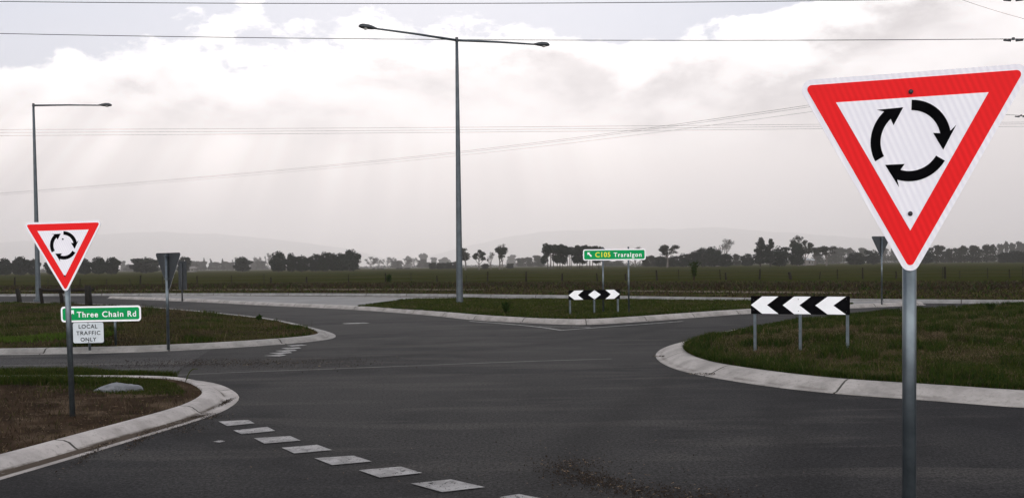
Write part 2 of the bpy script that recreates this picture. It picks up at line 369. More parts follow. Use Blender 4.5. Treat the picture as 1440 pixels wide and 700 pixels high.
# ------------------------------------------------------------------ islands with kerbs
class Island:
    def __init__(s, outline, profile, st=.25, mound=.12, reach=3.0, bump=.03, smooth=2, km=None, closed_tail=()):
        """outline: asphalt edge in world xy; profile: (inward offset, height) from tray edge to back of kerb"""
        line = resample(chaikin(list(outline), smooth), st)
        full = np.array(list(line) + list(closed_tail))
        area = np.sum(full[:, 0] * np.roll(full[:, 1], -1) - np.roll(full[:, 0], -1) * full[:, 1])
        sg = 1 if area > 0 else -1
        t = np.gradient(line, axis=0); t /= np.hypot(*t.T)[:, None]
        nrm = np.stack([-t[:, 1], t[:, 0]], 1) * sg
        for _ in range(3): nrm[1:-1] = (nrm[:-2] + 2 * nrm[1:-1] + nrm[2:]) / 4
        nrm /= np.hypot(*nrm.T)[:, None]
        arc = np.concatenate([[0], np.cumsum(np.hypot(*(line[1:] - line[:-1]).T))])
        prof = [(0, -.03)] + list(profile) + [(profile[-1][0] + .01, profile[-1][1] - .12)]
        V = []; UV = []; n = len(prof)
        wob = np.array([mnoise.noise(Vector((a * .35, 3.1, 0))) for a in arc]) * .012
        for i, p in enumerate(line):
            for k, (o, z) in enumerate(prof):
                q = p + nrm[i] * (o + wob[i] * min(1, k)); V.append((q[0], q[1], z + (wob[i] * .35 if k > 2 else 0))); UV.append((arc[i], k / (n - 1)))
        Fc = []
        for i in range(len(line) - 1):
            for k in range(n - 1):
                a = i * n + k; q = [a, a + 1, a + n + 1, a + n]
                Fc.append(q if sg < 0 else q[::-1])
        me = bpy.data.meshes.new('kerb'); me.from_pydata(V, [], Fc); me.update()
        uvl = me.uv_layers.new(name='UVMap')
        for lp in me.loops: uvl.data[lp.index].uv = UV[lp.vertex_index]
        me.polygons.foreach_set('use_smooth', [True] * len(me.polygons))
        me.materials.append(km or M_KERB)
        s.kerb = struct(link(bpy.data.objects.new('kerb', me)))
        s.inner = np.array(list(line + nrm * profile[-1][0]) + list(closed_tail)); s.outer = full
        s.z0 = profile[-1][1] - .015; s.mound, s.reach, s.bump = mound, reach, bump
    def z(s, q):
        d = edge_dist(s.inner[::2], q); t = np.clip(d / s.reach, 0, 1); t = t * t * (3 - 2 * t)
        return s.z0 + s.mound * t + s.bump * bumps(q[:, 0], q[:, 1]) * np.clip(d / .5, 0, 1)
    def fill(s, name, m, grid=.6, ylim=None):
        lo, hi = s.inner.min(0), s.inner.max(0)
        if ylim: lo = np.maximum(lo, ylim[0]); hi = np.minimum(hi, ylim[1])
        gx, gy = np.meshgrid(np.arange(lo[0], hi[0], grid), np.arange(lo[1], hi[1], grid))
        q = np.stack([gx.ravel(), gy.ravel()], 1) + RNG.uniform(-.2, .2, (gx.size, 2)) * grid
        q = q[inside(s.inner, q)]; q = q[edge_dist(s.inner[::2], q) > grid * .35]
        pts = [Vector(p) for p in s.inner] + [Vector(p) for p in q]; n = len(s.inner)
        r = delaunay_2d_cdt(pts, [(i, (i + 1) % n) for i in range(n)], [], 1, 1e-5)
        vs = np.array([(v.x, v.y) for v in r[0]]); z = s.z(vs)
        fs = [f if (lambda a, b, c: (b - a).cross(c - a) > 0)(*[r[0][k] for k in f[:3]]) else f[::-1] for f in r[2]]
        o = mesh_obj(name, np.column_stack([vs, z]), fs, m, smooth=True)
        return struct(o)

def blades(name, poly, n, zf, hr, wr, wts, label, lean=1.1, near=None, far=None, mask=None, edge=None, power=1.6, cat='grass'):
    """a stand of individual grass blades, thinner on the ground the farther away it grows"""
    poly = np.array(poly); lo, hi = poly.min(0), poly.max(0)
    if near: lo = np.maximum(lo, near); hi = np.minimum(hi, far)
    out = []; tot = 0; ymin = max(lo[1], 3.0)
    while tot < n:
        q = np.stack([RNG.uniform(lo[0], hi[0], n * 4), RNG.uniform(lo[1], hi[1], n * 4)], 1)
        keep = RNG.random(len(q)) < (ymin / np.maximum(q[:, 1], ymin)) ** power
        keep &= np.abs(q[:, 0]) < q[:, 1] * .64 + 1.0
        q = q[keep]; q = q[inside(poly, q)]
        if mask is not None: q = q[RNG.random(len(q)) < mask(q)]
        out.append(q); tot += len(q)
        if len(q) == 0: break
    q = np.concatenate(out)[:n]; n = len(q)
    z = zf(q); D = q[:, 1]; sc = np.maximum(1, D / 14) ** .55
    patch = (1.5 * bumps(q[:, 0] * .55 + 3, q[:, 1] * .4) + .5 * bumps(q[:, 0] * 1.7, q[:, 1] * 1.3) + .8) / 2 + RNG.normal(0, .07, n)
    h = RNG.uniform(*hr, n) * (.7 + .6 * np.clip(patch, 0, 1)); w = RNG.uniform(*wr, n) * sc
    a = RNG.uniform(0, 2 * math.pi, n); b = RNG.uniform(0, 2 * math.pi, n); ln = RNG.uniform(.1, 1, n) * lean * h
    bx, by = np.cos(a) * w / 2, np.sin(a) * w / 2; lx, ly = np.cos(b) * ln, np.sin(b) * ln
    V = np.zeros((n, 5, 3))
    V[:, 0] = np.stack([q[:, 0] - bx, q[:, 1] - by, z - .01], 1); V[:, 1] = np.stack([q[:, 0] + bx, q[:, 1] + by, z - .01], 1)
    V[:, 2] = np.stack([q[:, 0] + bx * .8 + lx * .35, q[:, 1] + by * .8 + ly * .35, z + h * .6], 1)
    V[:, 3] = np.stack([q[:, 0] - bx * .8 + lx * .35, q[:, 1] - by * .8 + ly * .35, z + h * .6], 1)
    V[:, 4] = np.stack([q[:, 0] + lx, q[:, 1] + ly, z + h], 1)
    me = bpy.data.meshes.new(name); me.vertices.add(n * 5); me.vertices.foreach_set('co', V.ravel())
    i = np.arange(n)[:, None] * 5
    loops = np.concatenate([i + [0, 1, 2, 3], i + [3, 2, 4]], 1).ravel()
    me.loops.add(len(loops)); me.loops.foreach_set('vertex_index', loops)
    me.polygons.add(n * 2); st = (np.arange(n)[:, None] * 7 + [0, 4]).ravel(); me.polygons.foreach_set('loop_start', st)
    me.polygons.foreach_set('loop_total', np.tile([4, 3], n))
    P_ = np.array([wts(p_) for p_ in np.clip(patch, 0, 1)]); P_ /= P_.sum(1)[:, None]
    mi = (RNG.random(n)[:, None] > np.cumsum(P_, 1)).sum(1); mi = np.clip(mi, 0, 5)
    for m in M_BLADES: me.materials.append(m)
    me.polygons.foreach_set('material_index', np.repeat(mi, 2).astype(np.int32)); me.update(); me.validate()
    return stuff(link(bpy.data.objects.new(name, me)), label, cat)

# ground: one sheet out to the horizon
BACK = -.05
mesh_obj('ground', [(-23500, -300, BACK), (23500, -300, BACK), (23500, 23000, BACK), (-23500, 23000, BACK)], [(0, 1, 2, 3)], M_FIELD)['kind'] = 'structure'

# far kerb line, verge and road sheet
FK = [G(x, y) for x, y in ((-500, 421), (-200, 418), (0, 416.5), (240, 415.2), (500, 415.8), (760, 418.3), (960, 422), (1240, 425.6), (1440, 427.2), (1700, 430), (2100, 434))]
FKL = resample(chaikin(FK, 2), .8)
def road_sheet(name, pts, z, m):
    n = len(pts); a = sum(pts[k][0] * pts[(k + 1) % n][1] - pts[(k + 1) % n][0] * pts[k][1] for k in range(n))
    if a < 0: pts = pts[::-1]
    vs = [Vector(p) for p in pts]
    r = delaunay_2d_cdt(vs, [(i, (i + 1) % n) for i in range(n)], [], 1, 1e-6)
    fs = [f if (r[0][f[1]] - r[0][f[0]]).cross(r[0][f[2]] - r[0][f[0]]) > 0 else f[::-1] for f in r[2]]
    return struct(mesh_obj(name, [(v.x, v.y, z) for v in r[0]], fs, m))
road_sheet('road', [tuple(p) for p in FKL] + [(FKL[-1][0] + 5, -30), (FKL[0][0] - 5, -30)], 0.0, M_ASPH)
farline = [tuple(p) for p in FKL]
t = np.gradient(FKL, axis=0); t /= np.hypot(*t.T)[:, None]; nrm = np.stack([-t[:, 1], t[:, 0]], 1)
nrm *= np.sign(nrm[:, 1])[:, None]
def strip(name, o0, z0, o1, z1, m, sub=1, wob=0):
    V = []; Fc = []
    for i, p in enumerate(FKL):
        for k in range(sub + 1):
            f = k / sub; q = p + nrm[i] * (o0 + (o1 - o0) * f); w = wob * bumps(q[0] * .3, q[1] * .3) * (1 if 0 < k < sub else 0)
            V.append((q[0], q[1], z0 + (z1 - z0) * f + w))
    for i in range(len(FKL) - 1):
        for k in range(sub):
            a = i * (sub + 1) + k; Fc.append([a, a + sub + 1, a + sub + 2, a + 1])
    return struct(mesh_obj(name, V, Fc, m, smooth=True))
isl = Island.__new__(Island)
# far kerb built with the island profile sweep: tray then upright
def far_kerb():
    prof = [(0, .004), (0, .012), (.42, .0), (.47, .13), (.52, .145), (.68, .145), (.69, .02)]
    V = []; UV = []; arc = 0; n = len(prof); Fc = []
    for i, p in enumerate(FKL):
        if i: arc += float(np.hypot(*(p - FKL[i - 1])))
        for k, (o, z) in enumerate(prof):
            q = p + nrm[i] * (o - .42); V.append((q[0], q[1], z + .004)); UV.append((arc, k / (n - 1)))
    for i in range(len(FKL) - 1):
        for k in range(n - 1):
            a = i * n + k; Fc.append([a, a + n, a + n + 1, a + 1])
    me = bpy.data.meshes.new('kerb'); me.from_pydata(V, [], Fc); me.update(); uvl = me.uv_layers.new(name='UVMap')
    for lp in me.loops: uvl.data[lp.index].uv = UV[lp.vertex_index]
    me.materials.append(M_KERBF); struct(link(bpy.data.objects.new('kerb', me)))
far_kerb()
strip('verge', .26, .135, 34, -.045, M_VERGE, 24, .06)

# the four raised islands
KP = [(0, .010), (.17, .006), (.22, .030), (.29, .082), (.35, .100), (.45, .102), (.47, .096)]
near = Island([(-6.3, 0.0), (-5.5, 3.0), (-4.75, 5.4)] + [G(x, y) for x, y in ((0, 674), (90, 648), (180, 621), (240, 603), (285, 589), (317, 577), (336, 564), (337, 555), (317, 543), (290, 536.5), (249, 533), (180, 532), (90, 532), (0, 532.5), (-200, 534))],
              KP, km=M_KERBN, mound=.05, reach=2.0, bump=.022, closed_tail=[(-22, 13.6), (-22, 0)])
near.fill('soil', M_SOIL, .3)
mid = Island([G(x, y) for x, y in ((-300, 503), (-120, 500), (0, 499), (140, 496.8), (232, 493.6), (333, 488.5), (404, 483.5), (450, 479), (470, 475.5), (474, 471.5), (462, 466.5), (440, 461), (414, 455.3), (388, 450.5), (340, 445), (300, 441), (246, 436), (200, 432.5), (100, 428), (0, 426), (-200, 424.5))],
             [(0, .010), (.16, .006), (.2, .03), (.26, .088), (.32, .105), (.42, .108), (.44, .10)], st=.3, km=M_KERBM, mound=.12, reach=4, bump=.05, closed_tail=[(-60, 52), (-60, 19)])
mid.fill('turf', M_SOILB, .7)
rt = Island([(30, 8.0), (16, 8.3), (10, 9.2)] + [G(x, y) for x, y in ((1440, 574), (1360, 567), (1275, 560.6), (1174, 553.6), (1083, 543.7), (1014, 533), (962, 523), (934, 513), (920, 502), (926, 493), (940, 486.5), (965, 479.5), (1000, 472), (1040, 465), (1134, 451.5), (1195, 445), (1294, 437.5), (1440, 430.5), (1700, 421))],
            [(0, .012), (.07, .014), (.15, .045), (.25, .088), (.36, .128), (.45, .145), (.53, .142)], st=.25, mound=.10, reach=4, bump=.035, closed_tail=[(48, 45), (48, 8)], smooth=3)
rt.fill('turf', M_TURF, .5)
cen = Island([G(x, y) for x, y in ((150, 419.6), (232, 422.6), (300, 425.5), (367, 429.3), (480, 434.2), (545, 438.5), (607, 443.4), (667, 450.2), (747, 454.2), (800, 456.6), (830, 456.4), (863, 454.8), (913, 451.5), (960, 447.8), (1052, 440.8), (1130, 437), (1196, 433.6), (1270, 430.2), (1310, 428.6), (1280, 427.3), (1196, 427.4), (1052, 426.2), (960, 424.6), (773, 423.2), (640, 421.8), (560, 420.9), (440, 419.8), (309, 418.9), (220, 418.7))],
             [(0, .012), (.08, .012), (.12, .07), (.18, .125), (.26, .142), (.40, .143)], st=.4, km=M_KERB, mound=0, reach=3, bump=.003, smooth=1, closed_tail=[])
cen.fill('median', M_SLAB, 1.2)
# turf cut into the slab (its own sheet, 3-8 cm proud with the soil it holds)
ct = chaikin([G(x, y, .14) for x, y in ((503, 430.3), (530, 431.8), (607, 437.0), (640, 439.6), (667, 442.0), (747, 447.0), (800, 448.6), (830, 448.2), (863, 446.2), (913, 442.9), (960, 439.6), (1052, 433.9), (1130, 430.9), (1175, 429.0), (1205, 427.4), (1190, 425.4), (1052, 423.2), (960, 421.8), (773, 420.5), (640, 419.7), (570, 421.0), (530, 426.3), (503, 430.3))], 1)
class Lawn: pass
lawn = Island.__new__(Island); lawn.inner = np.array(resample(ct, .35)[:-1]); lawn.z0 = .140; lawn.mound = .07; lawn.reach = 2.5; lawn.bump = .03
lawn.fill('turf', M_TURF, .7)

# patches and markings, each sheet a few millimetres above the one below
road_sheet('asphalt_patch', [G(x, y) for x, y in ((-260, 505), (0, 500), (140, 497.5), (232, 494.5), (298, 490.6), (240, 527.5), (0, 531), (-260, 533))], .004, M_ASPH2)
def mark(pxs, m=None, z=.008, name='road_marking'):
    return road_sheet(name, [G(x, y) for x, y in pxs], z, m or M_PAINT)
for q in (((307, 593), (349, 590.8), (358, 595.6), (320, 599.4)), ((328, 605.5), (376, 600.6), (387, 606.2), (340, 611)),
          ((357, 616.5), (408, 613.4), (423, 619.8), (372, 624.2)), ((396, 630), (446, 625.7), (467, 633.3), (414, 638)),
          ((442, 644.7), (497, 641), (523, 649.3), (467, 654.4)), ((504, 661.6), (564, 656.6), (594, 665.5), (534, 672)),
          ((578, 680.5), (634, 674.5), (682, 685.5), (622, 692.5)), ((702, 699.5), (730, 695.3), (790, 707), (730, 715)),
          ((371, 500.4), (396, 498.5), (403, 499.4), (393, 501.2)), ((378, 496.6), (408, 495), (411, 496.1), (392, 498.2)), ((387, 493.4), (414, 491.8), (418, 493.2), (398, 494.8)),
          ((395, 489.6), (420, 488.4), (424, 489.8), (404, 491.2)), ((403, 486.0), (424, 484.6), (432, 485.6), (411, 487.2))):
    mark(q)
mark(((299, 621.6), (309, 619.6), (318, 620.6), (309, 622.6)), M_PAINTF)
mark(((480, 454.6), (512, 453.6), (520, 454.6), (486, 455.7)), M_PAINTF)
mark(((500, 430.3), (540, 427.8), (548, 428.3), (506, 430.9)), M_PAINTF, .140)
mark(((286, 419.6), (310, 418.5), (316, 419.0), (296, 420.4)), M_PAINT, .140)
def line_mark(pxs, w, m, name='road_marking', z=.008):
    p = resample(chaikin([G(x, y) for x, y in pxs], 2), .3); t = np.gradient(p, axis=0); t /= np.hypot(*t.T)[:, None]; nn = np.stack([-t[:, 1], t[:, 0]], 1) * w / 2
    V = [(*a, z) for a in p + nn] + [(*a, z) for a in p - nn]; n = len(p)
    return struct(mesh_obj(name, V, [[i, i + n, i + n + 1, i + 1] for i in range(n - 1)], m))
line_mark(((190, 531), (300, 524.5), (430, 520), (560, 515), (660, 511), (760, 507.3), (860, 504.5)), .09, M_SEAM, 'road_seam', .0045)
line_mark(((0, 514), (120, 513), (250, 511.5)), .10, M_SEAM, 'road_seam', .0085)
line_mark(((660, 451.6), (720, 456.0), (763, 460.3), (790, 464.6)), .11, M_PAINT)
line_mark(((790, 464.6), (830, 461.5), (900, 456.5), (960, 452)), .11, M_PAINT, z=.012)
line_mark(((758, 459.6), (800, 459.8), (830, 460.4)), .10, M_PAINTF, z=.016)

# blades
def w_green(p): return (.9 * (1 - p) + .1, .6 * (1.1 - p), 1.1 * p ** 3, .7 * p ** 2, .40 * p, .0)
def w_soil(p): return (.10 * (1 - p), .04, .10, .9, .08, 0)
def w_brown(p): return (.7 * (1 - p) ** 1.5, .35 * (1 - p), .25 * p ** 3, 1.0 * p + .2, .30, 0)
xy = lambda s: (lambda q: s.z(q))
blades('grass', rt.inner, 90000, rt.z, (.015, .05), (.006, .012), w_green, 'short green grass with straw coloured patches around the three-arrow board', near=(2, 8), far=(48, 46))
def edgemask(s, w=.22):
    return lambda q: np.exp(-(edge_dist(s.inner[::2], q) / w) ** 2) * (.25 + .75 * (bumps(q[:, 0] * 1.1, q[:, 1] * 1.4) > -.1))
DG = lambda p: (.45, .9, .02, .12, .1, 0)
blades('grass_edge', rt.inner, 26000, rt.z, (.05, .12), (.006, .012), DG, 'longer dark green grass along the kerb of the right island', near=(2, 8), far=(30, 46), mask=edgemask(rt, .3))
blades('grass_tufts', rt.inner, 20000, rt.z, (.06, .19), (.007, .012), DG, 'scattered dark green tufts across the right island', near=(2, 9), far=(40, 46), mask=lambda q: (bumps(q[:, 0] * 1.9 + 2, q[:, 1] * 1.5) > .36) * 1.0)
blades('grass_edge', lawn.inner, 9000, lawn.z, (.03, .09), (.010, .018), DG, 'longer grass along the rim of the median lawn', mask=edgemask(lawn, .35))
blades('grass_tufts', mid.inner, 9000, mid.z, (.06, .15), (.008, .014), DG, 'scattered green tufts across the brown grass island', near=(-30, 19), far=(-5, 52), mask=lambda q: (bumps(q[:, 0] * 1.3 + 2, q[:, 1] * 1.1) > .45) * 1.0)
blades('straw', near.inner, 9000, near.z, (.015, .06), (.004, .008), w_soil, 'dead straw and stalks on the bare brown soil of the nearest island', lean=1.6, near=(-9, 4), far=(0, 15), cat='straw')
zz = lambda q: near.z(q)
def ngmask(q):   # green at the back of the nearest island
    ya = 13.7; m = np.clip((q[:, 1] - 11.6) / 1.3, 0, 1) * (.35 + .65 * (bumps(q[:, 0] * 1.6, q[:, 1] * 2) > -.2))
    return m * np.clip((q[:, 0] + 6.6) / 1.2, 0, 1) * (edge_dist(near.inner[::2], q) > .22)
blades('grass', near.inner, 12000, near.z, (.018, .05), (.005, .010), lambda p: (.6, .5, .04, .1, .2, 0), 'green grass tufts along the back of the nearest island', near=(-8, 10.5), far=(-2.5, 16), mask=ngmask)
gp = [G(x, y) for x, y in ((-60, 534), (60, 533.5), (150, 533), (250, 532.5), (246, 531), (150, 527.5), (60, 527), (-60, 529))]
blades('grass', gp, 14000, lambda q: np.where(q[:, 0] > -6.0, .01, .03), (.07, .15), (.006, .011), lambda p: (.7, .55, .03, .06, .15, 0), 'longer dark green grass overgrowing the gutter behind the nearest island')
gp = [G(x, y, .1) for x, y in ((-60, 543), (186, 542.5), (192, 538), (180, 534.5), (-60, 535))]
blades('grass', gp, 9000, lambda q: near.z(q), (.06, .13), (.006, .011), lambda p: (.7, .55, .02, .06, .15, 0), 'dark green grass hiding the back kerb left of the concrete lump')
blades('seed_stalks', mid.inner, 1600, mid.z, (.12, .30), (.004, .007), lambda p: (0, .1, 1, 1, .3, 0), 'thin dry seed stalks standing on the brown grass island', near=(-30, 19), far=(-5, 40), cat='dry stalks')
blades('seed_stalks', rt.inner, 2200, rt.z, (.10, .24), (.003, .006), lambda p: (.2, .3, .7, .6, .5, 0), 'thin stalks standing above the turf of the right island', near=(2, 8), far=(40, 40), cat='dry stalks')
def spots(lst, rx, ry):
    c = np.array([G(x, y, .2) for x, y in lst])
    return lambda q: np.clip(sum(np.exp(-((q[:, 0] - a) / rx) ** 2 - ((q[:, 1] - b_) / ry) ** 2) for a, b_ in c), 0, 1)
blades('dry_grass', rt.inner, 15000, rt.z, (.02, .06), (.006, .011), lambda p: (0, 0, 1, .5, .15, 0), 'flattened straw coloured grass in patches on the right island', lean=2.5, near=(2, 8), far=(40, 40),
       mask=spots([(1150, 467), (1185, 466), (1090, 462), (1060, 470), (1100, 474), (1300, 476), (1325, 478), (1385, 480), (1240, 470), (1350, 500), (1410, 455), (1270, 452), (1120, 456)], .75, .9), cat='dry grass')
blades('grass', mid.inner, 60000, mid.z, (.015, .05), (.008, .014), w_brown, 'brown and green grass on the island with the green road name sign', near=(-40, 19), far=(-5, 52))
def brmask(q): return np.exp(-((q[:, 1] - 20.9 - .25 * bumps(q[:, 0], q[:, 1])) / .35) ** 2) * (q[:, 0] < -9.6)
blades('grass', mid.inner, 7000, mid.z, (.04, .12), (.008, .014), lambda p: (.3, .1, 0, .1, .3, 2.2), 'bright yellow green grass streak behind the gutter at the left edge', near=(-16, 19.5), far=(-9.5, 22.5), mask=brmask)
blades('grass', lawn.inner, 45000, lawn.z, (.02, .07), (.010, .018), lambda p: (.8, .55, .05 * p, .12, .3, 0), 'dark green grass on the median around the tall double lamp')
vp = [tuple(p + n_ * .5) for p, n_ in zip(FKL, nrm)] + [tuple(p + n_ * 45) for p, n_ in zip(FKL, nrm)][::-1]
def vz(q):
    D = np.interp(q[:, 0], FKL[:, 0], FKL[:, 1]); d = np.clip((q[:, 1] - D - .26) / 34, 0, 1); return .135 - .18 * d
blades('verge_grass', vp, 60000, vz, (.04, .16), (.02, .045), lambda p: (.25 * (1 - p), .3, .02 * p, .8, .35, 0), 'rough brown and olive grass on the verge beyond the far road', power=1.1, near=(-80, 34), far=(60, 110))
def rushmask(q):
    D = np.interp(q[:, 0], FKL[:, 0], FKL[:, 1]); d = q[:, 1] - D
    return np.exp(-((d - 27) / 7) ** 2) * (.35 + .65 * (bumps(q[:, 0] * .23, q[:, 1] * .1) > -.25))
blades('rushes', vp, 36000, vz, (.1, .34), (.035, .06), lambda p: (.02, .25, .0, 1.0, .10, 0), 'dark brown rank grass along the drain before the paddock fence', power=.8, near=(-90, 50), far=(70, 115), mask=rushmask, cat='rank grass')
# dry strip in the verge
def dry(x0, x1, off, w):
    V = []; n = 0
    for i, p in enumerate(FKL):
        if not (x0 < p[0] < x1): continue
        a = p + nrm[i] * (off + .8 * bumps(p[0] * .2, 1)); b = p + nrm[i] * (off + w + .9 * bumps(p[0] * .31, 5))
        V += [(a[0], a[1], float(vz(np.array([a]))[0]) + .05), (b[0], b[1], float(vz(np.array([b]))[0]) + .05)]; n += 1
    if n > 1: struct(mesh_obj('dirt_track', V, [[2 * i, 2 * i + 2, 2 * i + 3, 2 * i + 1] for i in range(n - 1)], M_DIRT))
dry(-45, -6, 8, 3.2); dry(-1, 14, 7.0, 2.8)

# ------------------------------------------------------------------ signs
def round_poly(pts, r, n=8):
    """convex polygon (counter-clockwise) grown by radius r with round corners"""
    o = []; N = len(pts)
    for i in range(N):
        p0, p1, p2 = Vector(pts[i - 1]), Vector(pts[i]), Vector(pts[(i + 1) % N])
        a = (p1 - p0).normalized(); b = (p2 - p1).normalized(); na = Vector((a.y, -a.x)); nb = Vector((b.y, -b.x))
        t0 = math.atan2(na.y, na.x); t1 = math.atan2(nb.y, nb.x)
        while t1 < t0: t1 += 2 * math.pi
        for k in range(n + 1):
            t = t0 + (t1 - t0) * k / n; o.append((p1.x + r * math.cos(t), p1.y + r * math.sin(t)))
    return o
def rect(w, h, r): return round_poly([(-w / 2 + r, -h / 2 + r), (w / 2 - r, -h / 2 + r), (w / 2 - r, h / 2 - r), (-w / 2 + r, h / 2 - r)], r)
def tri(s, top): hh = s * .8660254; return [(-s / 2, top), (0, top - hh), (s / 2, top)]
def shift(poly, dx, dz): return [(x + dx, z + dz) for x, z in poly]
def arrow_ring(cx, cz, rm, th, hw):
    out = []
    for k in range(3):
        s = MB(); a0 = 120 * k; body_end = a0 + 79; tip = a0 + 108
        def pt(r, a): t = R(90 - a); return (cx + r * math.cos(t), cz + r * math.sin(t))
        O = [pt(rm + th / 2, a0 + 2 + (body_end - a0 - 2) * i / 14) for i in range(15)]
        I = [pt(rm - th / 2, a0 + 2 + (body_end - a0 - 2) * i / 14) for i in range(15)]
        # as a fan of quads so the band stays clean, then the head
        for i in range(14): s.prism([I[i], I[i + 1], O[i + 1], O[i]], -.0075, -.0055)
        b = pt(rm, body_end); hd = [pt(rm + hw, body_end - 5), pt(rm + th / 2, body_end), pt(rm - th / 2, body_end), pt(rm - hw, body_end - 5), pt(rm - .004, tip)]
        s.prism([hd[0], hd[1], hd[2], hd[3], hd[4]], -.0075, -.0055)
        out.append(s)
    return out
def pole_part(parent, x, z0, z1, r, y=.05, m=None, cap=True, name='pole'):
    o = MB().tube([(x, y, z0), (x, y, z1)], r, 20).build(name, m or M_GALV, parent, smooth=True)
    if cap: MB().tube([(x, y, z1), (x, y, z1 + .012)], [r * 1.08, r * .9], 16).build('cap', M_BOLT, o)
    return o
def bolt(parent, x, z, r=.010):
    return MB().tube([(x, -.006, z), (x, -.012, z), (x, -.016, z)], [r, r * .9, r * .45], 12).build('bolt', M_BOLT, parent)
def triangle_sign(loc, rz, label, bottom, bolts, pole_r=.03, tilt=0, below=0.1):
    root = empty('roundabout_sign', loc, label, 'traffic sign', rz)
    top = bottom + .79; T = lambda p: shift(p, 0, top)
    MB().prism(T(round_poly(tri(.82, -.04), .04)), .0, .003).build('backing_plate', M_ALU, root)
    MB().prism(T(round_poly(tri(.82, -.04), .04)), -.003, -.0005).build('white_border', M_SHEETW, root)
    MB().prism(T(round_poly(tri(.82, -.04), .017)), -.0045, -.003).build('red_border', M_SHEETR, root)
    MB().prism(T(tri(.61, -.1007)), -.006, -.0045).build('white_face', M_SHEETW, root)
    for s in arrow_ring(0, top - .272, .141, .041, .047): s.build('arrow', M_BLACK, root)
    for x, z in bolts: bolt(root, x, top - z)
    p = pole_part(root, 0, -below, top - .05, pole_r, .003 + pole_r + .004)
    for z in (top - .07, top - .56):
        MB().box((0, .003 + pole_r + .004, z), (pole_r * 2 + .03, pole_r * 2 + .006, .03)).build('bracket', M_GALV, root)
    return root
def triangle_back(loc, rz, label, bottom, pole_r=.03, below=.1):
    """same plate, mounted facing away from the viewer"""
    root = empty('give_way_sign', loc, label, 'traffic sign', rz); top = bottom + .79; T = lambda p: shift(p, 0, top)
    MB().prism(T(round_poly(tri(.82, -.04), .04)), .0, .003).build('backing_plate', M_ALU, root)
    MB().prism(T(round_poly(tri(.82, -.04), .04)), -.003, -.0005).build('white_border', M_SHEETW, root)
    MB().prism(T(round_poly(tri(.82, -.04), .017)), -.0045, -.003).build('red_border', M_SHEETR, root)
    MB().prism(T(tri(.61, -.1007)), -.006, -.0045).build('white_face', M_SHEETW, root)
    for s in arrow_ring(0, top - .272, .141, .041, .047): s.build('arrow', M_BLACK, root)
    pole_part(root, 0, -below, top - .03, pole_r, .003 + pole_r + .004)
    for z in (top - .07, top - .56):
        MB().box((0, .003 + pole_r + .004, z), (pole_r * 2 + .03, pole_r * 2 + .006, .03)).build('bracket', M_GALV, root)
    return root
def text(parent, s, size, x, z, m, y=-.0065, name='lettering', sx=1.0, sp=1.1, bold=.02, align='LEFT'):
    cu = bpy.data.curves.new('t', 'FONT'); cu.body = s; cu.size = size; cu.extrude = .0008; cu.offset = bold * size * .6; cu.space_character = sp; cu.align_x = align
    cu.resolution_u = 6
    o = bpy.data.objects.new('t', cu); COL.objects.link(o)
    dg = bpy.context.evaluated_depsgraph_get(); dg.update()
    me = bpy.data.meshes.new_from_object(o.evaluated_get(dg)); COL.objects.unlink(o); bpy.data.objects.remove(o)
    me.transform(Matrix.Translation((x, y, z)) @ Matrix.Rotation(R(90), 4, 'X') @ Matrix.Diagonal((sx, 1, 1, 1)))
    me.materials.clear(); me.materials.append(m); me.name = name
    return link(bpy.data.objects.new(name, me), parent)
def text_w(o): xs = [v.co.x for v in o.data.vertices]; return min(xs), max(xs)
def fit(o, x0, x1, z0=None):
    """stretch the lettering sideways so that it fills x0..x1"""
    a, b = text_w(o); k = (x1 - x0) / (b - a)
    for v in o.data.vertices: v.co.x = x0 + (v.co.x - a) * k
    return o

# the big sign at the right
bp_ = P(1284, 1029, 3.56)
d0 = 3.56
tipz = P(1280, 383, d0).z
bx = P(1283, 383, d0).x
bs = triangle_sign((1.725, 3.85, 0), -.336, 'very large red and white triangular roundabout sign close to the viewer at right', 2.5433 / 1.076 - .79, [(0.002, .078), (0, .562)], pole_r=.029)
bs.scale = (.985, .985, 1.08)
# the small sign on the nearest island
lx, ly = -5.00, 10.0
o = triangle_sign((lx, ly, .09), R(8), 'small red and white triangular roundabout sign on the brown soil island', 2.308 - .09 - .79 * .97, [(-.005, .20), (0, .62)], pole_r=.031)
o.rotation_euler = (0, R(-.9), R(-3)); o.scale = (.97, .97, .985)

# seen from behind
ax, ay = G(239, 485, .12)
triangle_back((ax, ay, .12), R(180 - 36), 'grey back of a triangular sign on the brown grass island, left of the median', P(236, 407, ay).z - .12, .032)
ax, ay = G(1239, 427.5, .1)
triangle_back((ax, ay, .1), R(180 + 20), 'grey back of a small triangular sign half hidden by the big sign', P(1238, 361, ay).z - .1, .03)
ax, ay = G(257.5, 421, .1)
root = empty('keep_left_sign', (ax, ay, .1), 'tall narrow grey sign back standing on the concrete median tip', 'traffic sign', R(180 - 41))
zb = P(256, 407, ay).z - .1; zt = P(256, 367, ay).z - .1
MB().prism(shift(rect(.9, zt - zb, .06), 0, (zb + zt) / 2), .0, .004).build('backing_plate', M_ALU, root)
MB().prism(shift(rect(.88, zt - zb - .02, .05), 0, (zb + zt) / 2), -.003, -.0005).build('sign_face', M_WHITE2, root)
pole_part(root, 0, -.1, zt - .1, .04, .05, M_DARK)

